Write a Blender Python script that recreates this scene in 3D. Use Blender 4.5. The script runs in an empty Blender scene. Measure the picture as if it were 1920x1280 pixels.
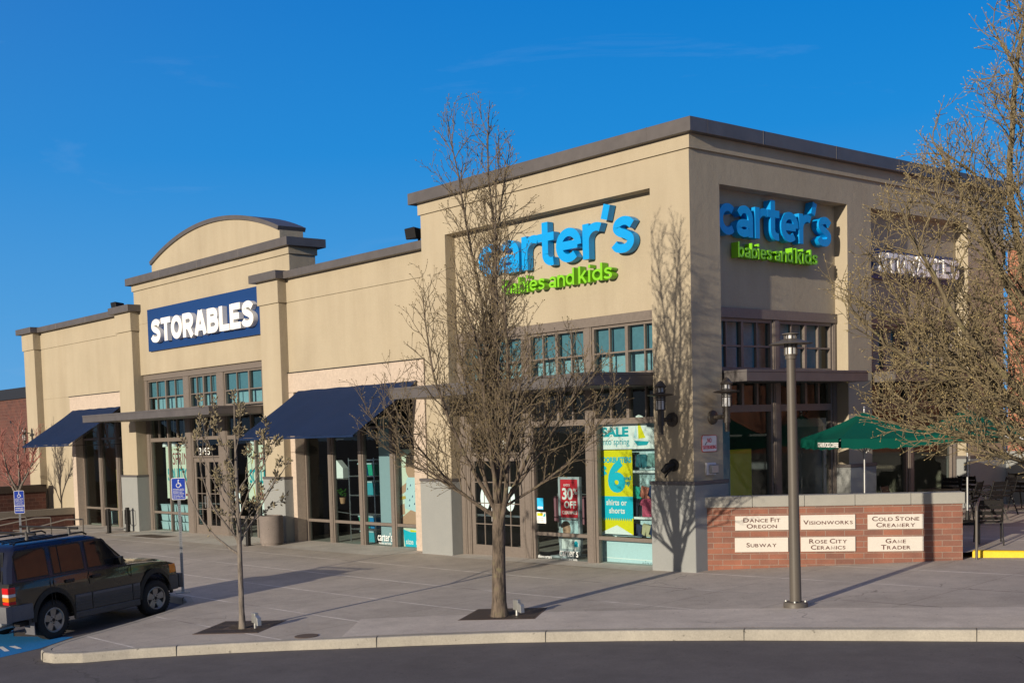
import bpy, bmesh, math, random
from mathutils import Vector, Matrix, Quaternion
R = math.radians
random.seed(7)
sc = bpy.context.scene
COL = sc.collection

# ------------------------------------------------------------------ camera
YAW, PITCH, ROLL = R(52.23), R(-3.70), R(-1.87)
CAM = Vector((15.795, -20.204, 2.963))
fw = Vector((-math.sin(YAW)*math.cos(PITCH), math.cos(YAW)*math.cos(PITCH), math.sin(PITCH)))
rt = Vector((math.cos(YAW), math.sin(YAW), 0))
up = rt.cross(fw)
rt2 = rt*math.cos(ROLL) + up*math.sin(ROLL)
up2 = -rt*math.sin(ROLL) + up*math.cos(ROLL)
cd = bpy.data.cameras.new('camera'); cam = bpy.data.objects.new('camera', cd); COL.objects.link(cam)
m = Matrix((rt2, up2, -fw)).transposed().to_4x4(); m.translation = CAM
cam.matrix_world = m
cd.sensor_width = 36; cd.lens = 36*2309.9/1920
cd.shift_x = (960-718.5)/1920; cd.shift_y = (966.1-640)/1920
cd.clip_start = .1; cd.clip_end = 3000
sc.camera = cam

# ------------------------------------------------------------------ light
SKYBLUE = [(0,(.13,.40,.74)),(.1,(.065,.33,.71)),(.22,(.012,.245,.66)),(.36,(.0,.172,.57)),(.5,(.0,.124,.47)),(1,(.0,.07,.34))]
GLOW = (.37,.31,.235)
SUN_EL, SUN_AZ = R(11.3), R(-8.3)            # azimuth the light travels, from +y towards +x
wd = bpy.data.worlds.new('World'); sc.world = wd; wd.use_nodes = True
nt = wd.node_tree; nt.nodes.clear()
out = nt.nodes.new('ShaderNodeOutputWorld'); bg = nt.nodes.new('ShaderNodeBackground')
sky = nt.nodes.new('ShaderNodeTexSky'); sky.sky_type = 'NISHITA'; sky.sun_disc = False
sky.sun_elevation = SUN_EL; sky.sun_rotation = SUN_AZ + math.pi
sky.altitude = 900; sky.air_density = 1.0; sky.dust_density = 0.1; sky.ozone_density = 4.0
hs = nt.nodes.new('ShaderNodeHueSaturation'); hs.inputs['Saturation'].default_value = 1.2; hs.inputs['Hue'].default_value = .515
bg.inputs['Strength'].default_value = .125
BGS = .125
tcw = nt.nodes.new('ShaderNodeTexCoord'); sxy = nt.nodes.new('ShaderNodeSeparateXYZ'); nt.links.new(tcw.outputs['Generated'], sxy.inputs[0])
rmp = nt.nodes.new('ShaderNodeValToRGB'); el = rmp.color_ramp.elements
while len(el) < len(SKYBLUE): el.new(.5)
for e, (p, c) in zip(el, SKYBLUE): e.position = p; e.color = (*c, 1)
nt.links.new(sxy.outputs[2], rmp.inputs[0])
scl = nt.nodes.new('ShaderNodeVectorMath'); scl.operation = 'SCALE'; scl.inputs[3].default_value = 1/BGS; nt.links.new(rmp.outputs[0], scl.inputs[0])
mxs = nt.nodes.new('ShaderNodeMix'); mxs.data_type = 'RGBA'; mxs.inputs[0].default_value = .985        # clear deep blue over the Nishita sky
nt.links.new(sky.outputs[0], hs.inputs['Color']); nt.links.new(hs.outputs[0], mxs.inputs[6]); nt.links.new(scl.outputs[0], mxs.inputs[7])
dts = nt.nodes.new('ShaderNodeVectorMath'); dts.operation = 'DOT_PRODUCT'                              # warm glow added on the sun's side of the sky to neutralise ambient light
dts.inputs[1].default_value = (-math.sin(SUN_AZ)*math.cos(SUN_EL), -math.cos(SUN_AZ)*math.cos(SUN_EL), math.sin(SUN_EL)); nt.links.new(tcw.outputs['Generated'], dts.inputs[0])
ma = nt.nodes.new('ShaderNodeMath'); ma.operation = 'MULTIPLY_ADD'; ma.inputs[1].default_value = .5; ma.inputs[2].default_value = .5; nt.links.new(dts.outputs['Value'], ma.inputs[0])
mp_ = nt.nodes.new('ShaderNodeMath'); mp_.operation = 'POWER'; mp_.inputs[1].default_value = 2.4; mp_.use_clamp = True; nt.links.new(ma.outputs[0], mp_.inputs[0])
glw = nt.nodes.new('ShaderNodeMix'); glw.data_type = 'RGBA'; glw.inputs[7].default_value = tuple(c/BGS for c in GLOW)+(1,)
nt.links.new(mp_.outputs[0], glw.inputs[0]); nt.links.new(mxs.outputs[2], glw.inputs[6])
cwm = nt.nodes.new('ShaderNodeMapping'); cwm.inputs['Scale'].default_value = (3.0, 3.0, 16.0); cwm.inputs['Rotation'].default_value = (.25, .2, .5); nt.links.new(tcw.outputs['Generated'], cwm.inputs[0])
cwn = nt.nodes.new('ShaderNodeTexNoise'); cwn.inputs['Scale'].default_value = 1.3; cwn.inputs['Detail'].default_value = 7; cwn.inputs['Roughness'].default_value = .62; cwn.inputs['Distortion'].default_value = .8; nt.links.new(cwm.outputs[0], cwn.inputs['Vector'])
cwr = nt.nodes.new('ShaderNodeValToRGB'); cwr.color_ramp.elements[0].position = .60; cwr.color_ramp.elements[1].position = .9; cwr.color_ramp.elements[1].color = (.16,.16,.16,1); nt.links.new(cwn.outputs[0], cwr.inputs[0])
cwx = nt.nodes.new('ShaderNodeMix'); cwx.data_type = 'RGBA'; cwx.inputs[7].default_value = (.42/BGS,.55/BGS,.78/BGS,1)
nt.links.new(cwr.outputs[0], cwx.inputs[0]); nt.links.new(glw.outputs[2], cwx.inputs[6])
bg.inputs['Strength'].default_value = BGS
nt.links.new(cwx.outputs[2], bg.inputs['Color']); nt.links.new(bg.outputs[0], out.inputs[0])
sd = bpy.data.lights.new('sun', 'SUN'); sun = bpy.data.objects.new('sun', sd); COL.objects.link(sun)
sd.energy = 5.0; sd.angle = R(.5); sd.color = (1, .87, .69)
tv = Vector((math.sin(SUN_AZ)*math.cos(SUN_EL), math.cos(SUN_AZ)*math.cos(SUN_EL), -math.sin(SUN_EL)))
sun.rotation_euler = tv.to_track_quat('-Z', 'Y').to_euler()
sun.location = (10, -60, 30)
sc.view_settings.view_transform = 'Standard'; sc.view_settings.look = 'None'
sc.view_settings.exposure = .06; sc.view_settings.gamma = 1
sc.render.engine = 'CYCLES'
sc.cycles.max_bounces = 8; sc.cycles.transparent_max_bounces = 16

# ------------------------------------------------------------------ materials
def L(nt, a, b): nt.links.new(a, b)
def newmat(name):
    m = bpy.data.materials.new(name); m.use_nodes = True
    return m, m.node_tree, m.node_tree.nodes['Principled BSDF']
def coords(nt, kind='Object', scale=(1, 1, 1)):
    tc = nt.nodes.new('ShaderNodeTexCoord'); mp = nt.nodes.new('ShaderNodeMapping')
    mp.inputs['Scale'].default_value = scale
    L(nt, tc.outputs[kind], mp.inputs[0]); return mp.outputs[0]
def noise(nt, vec, scale, detail=4, rough=.6):
    n = nt.nodes.new('ShaderNodeTexNoise'); n.inputs['Scale'].default_value = scale
    n.inputs['Detail'].default_value = detail; n.inputs['Roughness'].default_value = rough
    L(nt, vec, n.inputs['Vector']); return n.outputs[0]
def ramp(nt, fac, stops):
    r = nt.nodes.new('ShaderNodeValToRGB'); el = r.color_ramp.elements
    while len(el) < len(stops): el.new(.5)
    for e, (p, c) in zip(el, stops):
        e.position = p; e.color = (*c, 1) if len(c) == 3 else c
    L(nt, fac, r.inputs[0]); return r.outputs[0]
def mix(nt, fac, a, b, mode='MIX'):
    n = nt.nodes.new('ShaderNodeMix'); n.data_type = 'RGBA'; n.blend_type = mode
    for sock, v in ((n.inputs[0], fac), (n.inputs[6], a), (n.inputs[7], b)):
        if isinstance(v, (int, float)): sock.default_value = v
        elif isinstance(v, tuple): sock.default_value = (*v, 1)
        else: L(nt, v, sock)
    return n.outputs[2]
def math_(nt, op, a, b=None, clamp=False):
    n = nt.nodes.new('ShaderNodeMath'); n.operation = op; n.use_clamp = clamp
    for s, v in ((n.inputs[0], a), (n.inputs[1], b)):
        if v is None: continue
        if isinstance(v, (int, float)): s.default_value = v
        else: L(nt, v, s)
    return n.outputs[0]
def bump(nt, bs, h, strength, dist=.02):
    b = nt.nodes.new('ShaderNodeBump'); b.inputs['Strength'].default_value = strength; b.inputs['Distance'].default_value = dist
    L(nt, h, b.inputs['Height']); L(nt, b.outputs[0], bs.inputs['Normal'])
def varied(name, c1, c2, scale=6, rough=.8, bstr=.0, bscale=80, metal=0, spec=.4, sc2=None, rough2=None):
    m, nt, bs = newmat(name)
    v = coords(nt)
    col = mix(nt, noise(nt, v, scale), c1, c2)
    col = ramp_mul(nt, col, v, sc2 or scale*9)
    L(nt, col, bs.inputs['Base Color'])
    bs.inputs['Roughness'].default_value = rough; bs.inputs['Metallic'].default_value = metal
    bs.inputs['Specular IOR Level'].default_value = spec
    if rough2 is not None:
        mr = nt.nodes.new('ShaderNodeMapRange'); mr.inputs[3].default_value = rough; mr.inputs[4].default_value = rough2
        L(nt, noise(nt, v, scale*2), mr.inputs[0]); L(nt, mr.outputs[0], bs.inputs['Roughness'])
    if bstr: bump(nt, bs, noise(nt, v, bscale, 3), bstr)
    return m
def ramp_mul(nt, col, v, scale, lo=.86, hi=1.1):
    r = ramp(nt, noise(nt, v, scale, 3), [(.25, (lo,)*3), (.75, (hi,)*3)])
    return mix(nt, 1.0, col, r, 'MULTIPLY')
def plain(name, c, rough=.6, metal=0, spec=.4):
    return varied(name, tuple(x*.94 for x in c), tuple(min(1, x*1.06) for x in c), 9, rough, 0, 80, metal, spec)

def stucco(name, c):
    m, nt, bs = newmat(name); v = coords(nt)
    col = mix(nt, ramp(nt, noise(nt, v, .55, 5), [(.35, (0,)*3), (.65, (1,)*3)]), tuple(x*.955 for x in c), tuple(x*1.035 for x in c))
    st = noise(nt, coords(nt, 'Object', (1.7, 1.7, .22)), 1.0, 6)
    col = mix(nt, 1.0, col, ramp(nt, st, [(.28, (.925, .91, .895)), (.6, (1.015,)*3)]), 'MULTIPLY')
    dr = ramp(nt, noise(nt, coords(nt, 'Object', (4.5, 4.5, .16)), 1.0, 5, .7), [(.60, (1,)*3), (.74, (.87,.855,.84))])
    col = mix(nt, ramp(nt, noise(nt, v, .4, 3), [(.45, (0,)*3), (.65, (.8,)*3)]), col, mix(nt, 1.0, col, dr, 'MULTIPLY'))
    col = ramp_mul(nt, col, v, 55, .92, 1.07)
    L(nt, col, bs.inputs['Base Color']); bs.inputs['Roughness'].default_value = .92
    bs.inputs['Specular IOR Level'].default_value = .2
    bump(nt, bs, math_(nt, 'ADD', noise(nt, v, 70, 5, .7), math_(nt, 'MULTIPLY', noise(nt, v, 6, 4, .6), 1.5)), .4, .014)
    return m
STUCCO = stucco('tan_stucco', (.405, .352, .262))
STONE = varied('pale_lintel_stone', (.53, .445, .37), (.45, .37, .305), 1.6, .85, .1, 60)
PLINTH = varied('exposed_aggregate', (.255, .27, .27), (.30, .31, .305), 2.5, .9, .5, 130, sc2=120)
COPING = varied('coping_metal', (.105, .096, .097), (.128, .117, .117), 1.2, .42, 0, 80, .25, .5, sc2=3, rough2=.6)
FRAME = varied('taupe_frame_metal', (.165, .14, .122), (.19, .16, .14), 2, .5, 0, 80, .1)
DARK = plain('dark_metal', (.02, .019, .02), .45)
BLACK = plain('black_iron', (.016, .015, .015), .5, spec=.3)
BRONZE = plain('bronze_pole_paint', (.098, .086, .074), .5)
STEEL = plain('galvanised_steel', (.42, .43, .43), .4, .7)
CHROME = plain('polished_metal', (.6, .6, .6), .25, .9)
WHITE = plain('white_paint', (.8, .8, .78), .5)
SIGNWHITE = plain('white_acrylic', (.86, .86, .85), .35)
def canvas(name, c):
    m, nt, bs = newmat(name); v = coords(nt)
    col = mix(nt, noise(nt, v, 1.3, 5), tuple(x*.8 for x in c), tuple(x*1.25 for x in c))
    L(nt, col, bs.inputs['Base Color']); bs.inputs['Roughness'].default_value = .85
    bs.inputs['Specular IOR Level'].default_value = .15
    w = nt.nodes.new('ShaderNodeTexWave'); w.inputs['Scale'].default_value = 60; L(nt, v, w.inputs[0])
    bump(nt, bs, math_(nt, 'ADD', w.outputs[1], math_(nt, 'MULTIPLY', noise(nt, v, 2.2, 2), 6)), .25, .01)
    return m
NAVY = canvas('navy_canvas', (.0085, .022, .068))
GREENC = canvas('green_canvas', (.0, .078, .056))
BOARD = plain('navy_sign_board', (.008, .042, .165), .4)
CYAN = plain('sky_blue_acrylic', (.0, .31, .76), .38, spec=.5)
LIME = plain('lime_acrylic', (.2, .56, .015), .4, spec=.5)

def brick(name, c1, c2, cm, bw=.32, rh=.114, rough=.85, dark=.45, mort=.007):
    m, nt, bs = newmat(name)
    v = coords(nt, 'UV')
    b = nt.nodes.new('ShaderNodeTexBrick'); L(nt, v, b.inputs['Vector'])
    b.inputs['Scale'].default_value = 1; b.inputs['Brick Width'].default_value = bw; b.inputs['Row Height'].default_value = rh
    b.inputs['Mortar Size'].default_value = mort; b.inputs['Mortar Smooth'].default_value = .1
    b.inputs['Color1'].default_value = (*c1, 1); b.inputs['Color2'].default_value = (*c2, 1); b.inputs['Mortar'].default_value = (*cm, 1)
    b.inputs['Bias'].default_value = .0; b.offset = .5
    ov = coords(nt)
    col = mix(nt, 1.0, b.outputs[0], ramp(nt, noise(nt, ov, 2.4, 4), [(.3, (.8, .8, .82)), (.7, (1.12, 1.08, 1.05))]), 'MULTIPLY')
    col = ramp_mul(nt, col, ov, 40, .85, 1.12)
    L(nt, col, bs.inputs['Base Color']); bs.inputs['Roughness'].default_value = rough
    inv = math_(nt, 'SUBTRACT', 1, b.outputs[1])
    bump(nt, bs, math_(nt, 'ADD', inv, math_(nt, 'MULTIPLY', noise(nt, ov, 70, 3), .3)), .5, .008)
    return m
BRICK = brick('red_brick', (.29, .118, .075), (.19, .09, .068), (.27, .205, .165), .36)
BRICKD = brick('brown_brick', (.125, .048, .036), (.085, .036, .03), (.16, .09, .07), .3, .15)
BRICKR = brick('orange_brick', (.40, .17, .105), (.34, .14, .09), (.36, .26, .2), .62, .2)

def concrete(name, c, joint=(1.75, 1.83), rough=.88, dirt=.75):
    m, nt, bs = newmat(name); v = coords(nt)
    col = mix(nt, ramp(nt, noise(nt, v, .35, 6, .65), [(.3, (0,)*3), (.7, (1,)*3)]), tuple(x*.80 for x in c), tuple(x*1.12 for x in c))
    col = mix(nt, 1.0, col, ramp(nt, noise(nt, v, 2.2, 6, .7), [(.3, (.86,.86,.87)), (.65, (1.06,)*3)]), 'MULTIPLY')
    col = ramp_mul(nt, col, v, 160, .74, 1.2)
    col = ramp_mul(nt, col, v, 34, .88, 1.1)
    spots = ramp(nt, noise(nt, v, 9, 2), [(.68, (1,)*3), (.76, (dirt,)*3)])
    col = mix(nt, 1.0, col, spots, 'MULTIPLY')
    pits = nt.nodes.new('ShaderNodeTexVoronoi'); pits.inputs['Scale'].default_value = 5.5; pits.inputs['Randomness'].default_value = 1; L(nt, v, pits.inputs['Vector'])
    gum = ramp(nt, pits.outputs['Distance'], [(.0, (.45,)*3), (.075, (.55,)*3), (.1, (1,)*3)])
    pick = ramp(nt, noise(nt, v, .9, 2), [(.5, (0,)*3), (.58, (1,)*3)])
    col = mix(nt, pick, col, mix(nt, 1.0, col, gum, 'MULTIPLY'))
    # hairline cracks
    cv = nt.nodes.new('ShaderNodeTexVoronoi'); cv.feature = 'DISTANCE_TO_EDGE'; cv.inputs['Scale'].default_value = .33
    wv = nt.nodes.new('ShaderNodeVectorMath'); wv.operation = 'MULTIPLY_ADD'; nz = nt.nodes.new('ShaderNodeTexNoise'); nz.inputs['Scale'].default_value = 1.6; nz.inputs['Detail'].default_value = 6
    L(nt, v, nz.inputs['Vector']); L(nt, nz.outputs[1], wv.inputs[0]); wv.inputs[1].default_value = (.9,.9,0); L(nt, v, wv.inputs[2]); L(nt, wv.outputs[0], cv.inputs['Vector'])
    crk = math_(nt, 'MULTIPLY', math_(nt, 'LESS_THAN', cv.outputs['Distance'], .0035), ramp(nt, noise(nt, v, .28, 2), [(.56, (0,)*3), (.62, (1,)*3)]))
    col = mix(nt, math_(nt, 'MULTIPLY', crk, .6), col, tuple(x*.3 for x in c))
    h = noise(nt, v, 120, 4)
    if joint:
        sx = nt.nodes.new('ShaderNodeSeparateXYZ')
        wob = nt.nodes.new('ShaderNodeVectorMath'); wob.operation = 'ADD'
        L(nt, v, wob.inputs[0]); wob.inputs[1].default_value = (0.6, 1.0, 0); L(nt, wob.outputs[0], sx.inputs[0])
        ms = []
        for s, w, wd in ((sx.outputs[0], joint[0], .011), (sx.outputs[1], joint[1], .021)):
            f = math_(nt, 'FRACT', math_(nt, 'DIVIDE', s, w))
            d = math_(nt, 'MULTIPLY', math_(nt, 'ABSOLUTE', math_(nt, 'SUBTRACT', f, .5)), w)
            ms.append(math_(nt, 'LESS_THAN', d, wd))
        jn = math_(nt, 'MULTIPLY', ms[1], ramp(nt, noise(nt, v, 1.3, 3), [(.32, (.25,)*3), (.6, (.95,)*3)]))
        col = mix(nt, jn, col, mix(nt, ramp(nt, noise(nt, v, .25, 2), [(.52, (0,)*3), (.6, (1,)*3)]), (.80, .75, .68), (.16, .14, .13)))
        col = mix(nt, math_(nt, 'MULTIPLY', ms[0], .55), col, tuple(x*.45 for x in c))
        h = math_(nt, 'SUBTRACT', h, math_(nt, 'MAXIMUM', ms[0], ms[1]))
    L(nt, col, bs.inputs['Base Color']); bs.inputs['Roughness'].default_value = rough
    bs.inputs['Specular IOR Level'].default_value = .25
    bump(nt, bs, h, .25, .006)
    return m
PAVE = concrete('plaza_concrete', (.475, .425, .365))
WALK = concrete('walk_concrete', (.60, .54, .47), None)
APRON = concrete('pale_apron_concrete', (.56, .53, .48), None)
KERB = concrete('kerb_concrete', (.385, .36, .31), None, .9, .5)
ASPH = concrete('asphalt', (.13, .12, .12), None, .9)
YELLOW = varied('yellow_kerb_paint', (.8, .55, .01), (.72, .47, .015), 3, .6, .2, 60)
BLUEP = varied('blue_pavement_paint', (.0, .2, .52), (.01, .16, .42), 4, .8, .3, 120)
SIGNBLUE = plain('traffic_blue', (.02, .06, .42), .4)

def glass(name, tint, refl=1.0, rough=.0, wav=.02):
    m, nt, bs = newmat(name); nt.nodes.remove(bs)
    o = nt.nodes['Material Output']
    tr = nt.nodes.new('ShaderNodeBsdfTransparent'); tr.inputs[0].default_value = (*tint, 1)
    gl = nt.nodes.new('ShaderNodeBsdfGlossy'); gl.inputs['Roughness'].default_value = rough
    geo = nt.nodes.new('ShaderNodeNewGeometry'); dt = nt.nodes.new('ShaderNodeVectorMath'); dt.operation = 'DOT_PRODUCT'
    L(nt, geo.outputs['Normal'], dt.inputs[0]); L(nt, geo.outputs['Incoming'], dt.inputs[1])
    c1 = math_(nt, 'SUBTRACT', 1, math_(nt, 'ABSOLUTE', dt.outputs['Value']), True)
    fres = math_(nt, 'ADD', math_(nt, 'MULTIPLY', math_(nt, 'POWER', c1, 5), .95), .045)
    b = nt.nodes.new('ShaderNodeBump'); b.inputs['Strength'].default_value = wav; b.inputs['Distance'].default_value = .05
    L(nt, noise(nt, coords(nt), 1.1, 1), b.inputs['Height']); L(nt, b.outputs[0], gl.inputs['Normal'])
    mx = nt.nodes.new('ShaderNodeMixShader')
    L(nt, math_(nt, 'MULTIPLY', fres, refl, True), mx.inputs[0])
    L(nt, tr.outputs[0], mx.inputs[1]); L(nt, gl.outputs[0], mx.inputs[2]); L(nt, mx.outputs[0], o.inputs[0])
    return m
GLASS = glass('storefront_glass', (.72, .83, .84), .9)
GLASSU = glass('clerestory_glass', (.50, .70, .77), .85)
LANTERN = varied('frosted_lantern_glass', (.55, .57, .6), (.65, .66, .68), 3, .25)

def bark(name, c1, c2, c3):
    m, nt, bs = newmat(name); v = coords(nt)
    st = noise(nt, coords(nt, 'Object', (22, 22, 4)), 1.0, 5, .7)
    col = mix(nt, ramp(nt, st, [(.35, (0,)*3), (.6, (1,)*3)]), c1, c2)
    col = mix(nt, ramp(nt, noise(nt, v, 7, 3), [(.55, (0,)*3), (.7, (.7,)*3)]), col, c3)
    L(nt, col, bs.inputs['Base Color']); bs.inputs['Roughness'].default_value = .9
    bump(nt, bs, st, .8, .03); return m
BARK = bark('grey_brown_bark', (.035, .027, .02), (.155, .12, .092), (.17, .155, .085))
TWIG = varied('twig_bark', (.09, .07, .048), (.19, .15, .10), 3, .85)
BUD = varied('tan_buds', (.27, .21, .10), (.17, .13, .07), 14, .7)
BARKY = bark('smooth_grey_bark', (.08, .068, .058), (.22, .19, .165), (.2, .18, .14))
TWIGY = varied('pale_twig_bark', (.15, .125, .1), (.24, .205, .17), 3, .85)
BUDY = varied('fuzzy_grey_buds', (.30, .25, .15), (.15, .13, .08), 14, .7)
BARKO = bark('lichen_bark', (.07, .056, .032), (.20, .16, .095), (.24, .215, .10))
TWIGO = varied('olive_twig_bark', (.12, .094, .056), (.25, .20, .115), 3, .85)
BUDO = varied('yellow_buds', (.42, .335, .15), (.27, .21, .095), 14, .7)
TWIGR = varied('red_twig_bark', (.38, .14, .12), (.30, .13, .11), 3, .8)

# ------------------------------------------------------------------ mesh builder
class MB:
    def __init__(s, xf=None): s.v = []; s.f = []; s.mi = []; s.xf = xf; s.m = 0
    def add(s, vs, fs):
        b = len(s.v)
        if s.xf: vs = [s.xf(*p) for p in vs]
        s.v += [tuple(p) for p in vs]
        for f in fs: s.f.append(tuple(b+i for i in f)); s.mi.append(s.m)
    def box(s, x0, x1, y0, y1, z0, z1):
        s.add([(x0,y0,z0),(x1,y0,z0),(x1,y1,z0),(x0,y1,z0),(x0,y0,z1),(x1,y0,z1),(x1,y1,z1),(x0,y1,z1)],
              [(3,2,1,0),(4,5,6,7),(0,1,5,4),(1,2,6,5),(2,3,7,6),(3,0,4,7)]); return s
    def hexa(s, low, high):                              # two quads of 4 points
        s.add(list(low)+list(high), [(3,2,1,0),(4,5,6,7),(0,1,5,4),(1,2,6,5),(2,3,7,6),(3,0,4,7)]); return s
    def quad(s, a, b, c, d): s.add([a,b,c,d], [(0,1,2,3)]); return s
    def prism(s, poly, a, b, axis='y'):                  # poly of 2D points, extruded a..b along axis
        n = len(poly)
        P = {'y': lambda p, t: (p[0], t, p[1]), 'x': lambda p, t: (t, p[0], p[1]), 'z': lambda p, t: (p[0], p[1], t)}[axis]
        vs = [P(p, a) for p in poly]+[P(p, b) for p in poly]
        s.add(vs, [tuple(range(n))[::-1], tuple(range(n, 2*n))]+[(i, (i+1) % n, n+(i+1) % n, n+i) for i in range(n)]); return s
    def tube(s, pts, rad, n=8, cap=True):
        pts = [Vector(p) for p in pts]
        if not isinstance(rad, (list, tuple)): rad = [rad]*len(pts)
        vs = []; ref = None
        for i, p in enumerate(pts):
            d = (pts[min(i+1, len(pts)-1)]-pts[max(i-1, 0)])
            d = d.normalized() if d.length > 1e-9 else Vector((0,0,1))
            if ref is None:
                ref = Vector((1,0,0)) if abs(d.x) < .8 else Vector((0,1,0))
            a = (ref-d*ref.dot(d)).normalized(); b = d.cross(a); ref = a
            for k in range(n):
                t = 2*math.pi*k/n; q = p+(a*math.cos(t)+b*math.sin(t))*rad[i]; vs.append((q.x,q.y,q.z))
        fs = []
        for i in range(len(pts)-1):
            for k in range(n):
                k2 = (k+1) % n; fs.append((i*n+k, i*n+k2, (i+1)*n+k2, (i+1)*n+k))
        if cap: fs += [tuple(range(n))[::-1], tuple((len(pts)-1)*n+k for k in range(n))]
        s.add(vs, fs); return s
    def lathe(s, prof, c=(0,0,0), n=24, axis='z'):
        vs = []
        for r, h in prof:
            for k in range(n):
                t = 2*math.pi*k/n; a, b = r*math.cos(t), r*math.sin(t)
                vs.append({'z': (c[0]+a, c[1]+b, c[2]+h), 'x': (c[0]+h, c[1]+a, c[2]+b), 'y': (c[0]+b, c[1]+h, c[2]+a)}[axis])
        fs = [(i*n+k, i*n+(k+1) % n, (i+1)*n+(k+1) % n, (i+1)*n+k) for i in range(len(prof)-1) for k in range(n)]
        fs += [tuple(range(n))[::-1], tuple((len(prof)-1)*n+k for k in range(n))]
        s.add(vs, fs); return s
    def build(s, name, mats, parent=None, world=True, bevel=0, smooth=False, origin=None, seg=1):
        if not isinstance(mats, (list, tuple)): mats = [mats]
        off = Vector((0,0,0))
        if parent is not None and world: off = world_loc(parent)
        if origin is not None: off = Vector(origin)
        me = bpy.data.meshes.new(name)
        me.from_pydata([(x-off.x, y-off.y, z-off.z) for x, y, z in s.v], [], s.f)
        for mt in mats: me.materials.append(mt)
        if len(mats) > 1: me.polygons.foreach_set('material_index', s.mi)
        if bevel or len(s.f) < 60000:
            bm = bmesh.new(); bm.from_mesh(me)
            bmesh.ops.recalc_face_normals(bm, faces=bm.faces)
            if bevel:
                es = [e for e in bm.edges if len(e.link_faces) == 2 and e.calc_face_angle(0) > R(35)]
                bmesh.ops.bevel(bm, geom=es, offset=bevel, offset_type='OFFSET', segments=seg, affect='EDGES', profile=.6, clamp_overlap=True)
            uv = bm.loops.layers.uv.new('UVMap')
            for f in bm.faces:
                n = f.normal; ax = max(range(3), key=lambda i: abs(n[i]))
                for l in f.loops:
                    c = l.vert.co; l[uv].uv = (c.y, c.z) if ax == 0 else (c.x, c.z) if ax == 1 else (c.x, c.y)
            bm.to_mesh(me); bm.free()
        if smooth: me.shade_smooth() if smooth is True else me.set_sharp_from_angle(angle=R(smooth))
        if smooth and smooth is not True:
            me.polygons.foreach_set('use_smooth', [True]*len(me.polygons))
        o = bpy.data.objects.new(name, me); COL.objects.link(o)
        if parent is not None: o.parent = parent
        if origin is not None: o.location = off
        return o
def world_loc(o):
    v = Vector(o.location)
    while o.parent is not None:
        o = o.parent; v += Vector(o.location)
    return v
def tag(o, label=None, cat=None, group=None, kind=None):
    if label: o['label'] = label
    if cat: o['category'] = cat
    if group: o['group'] = group
    if kind: o['kind'] = kind
    return o
def thing(name, label, cat, loc=(0,0,0), rotz=0, group=None):
    o = bpy.data.objects.new(name, None); COL.objects.link(o); o.empty_display_size = .2
    o.location = loc; o.rotation_euler = (0, 0, rotz)
    return tag(o, label, cat, group)
def copy_tree(src, parent=None):
    c = src.copy(); COL.objects.link(c)
    if parent is not None: c.parent = parent
    for ch in src.children: copy_tree(ch, c)
    return c
def text_mesh(s, w=None, h=None, extrude=.01, offset=0.0, spacing=1.0, align='LEFT', size=1.0, bevel=0):
    """returns verts, faces in the x (right) / y (up) / z (towards viewer) frame, scaled to w x h with the origin at lower left"""
    cu = bpy.data.curves.new('t', 'FONT'); cu.body = s; cu.size = size; cu.extrude = .5; cu.offset = offset
    cu.space_character = spacing; cu.resolution_u = 4; cu.align_x = align
    ob = bpy.data.objects.new('t', cu); COL.objects.link(ob)
    dg = bpy.context.evaluated_depsgraph_get(); dg.update()
    me = bpy.data.meshes.new_from_object(ob.evaluated_get(dg))
    vs = [tuple(v.co) for v in me.vertices]; fs = [tuple(p.vertices) for p in me.polygons]
    bpy.data.objects.remove(ob); bpy.data.curves.remove(cu); bpy.data.meshes.remove(me)
    x0 = min(v[0] for v in vs); x1 = max(v[0] for v in vs); y0 = min(v[1] for v in vs); y1 = max(v[1] for v in vs)
    kx = w/(x1-x0) if w else 1; ky = h/(y1-y0) if h else kx
    if not w: kx = ky
    return [((v[0]-x0)*kx, (v[1]-y0)*ky, extrude*(v[2]+.5)) for v in vs], fs
def FRONT(x, y, z): return lambda a, b, c: (x+a, y-c, z+b)          # text facing -y
def SIDE(x, y, z): return lambda a, b, c: (x+c, y+a, z+b)           # text facing +x
def put(mb, xf, s, u, v, w, h, d=.004, off=0.0, dz=0, **k):         # text placed at u,v of a flat frame
    vs, fs = text_mesh(s, w, h, d, off, **k)
    mb.add([xf(a+u, b+v, c+dz) for a, b, c in vs], fs)
def shape(mb, xf, poly, d0, d1):                                     # flat polygon u,v in a frame
    n = len(poly)
    mb.add([xf(a, b, d0) for a, b in poly]+[xf(a, b, d1) for a, b in poly],
           [tuple(range(n))[::-1], tuple(range(n, 2*n))]+[(i, (i+1) % n, n+(i+1) % n, n+i) for i in range(n)])
def rect(x0, x1, y0, y1): return [(x0,y0),(x1,y0),(x1,y1),(x0,y1)]
def ell(cx, cy, rx, ry, n=20, a0=0, a1=360): return [(cx+rx*math.cos(R(a0+(a1-a0)*k/n)), cy+ry*math.sin(R(a0+(a1-a0)*k/n))) for k in range(n if a1-a0 == 360 else n+1)]

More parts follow.
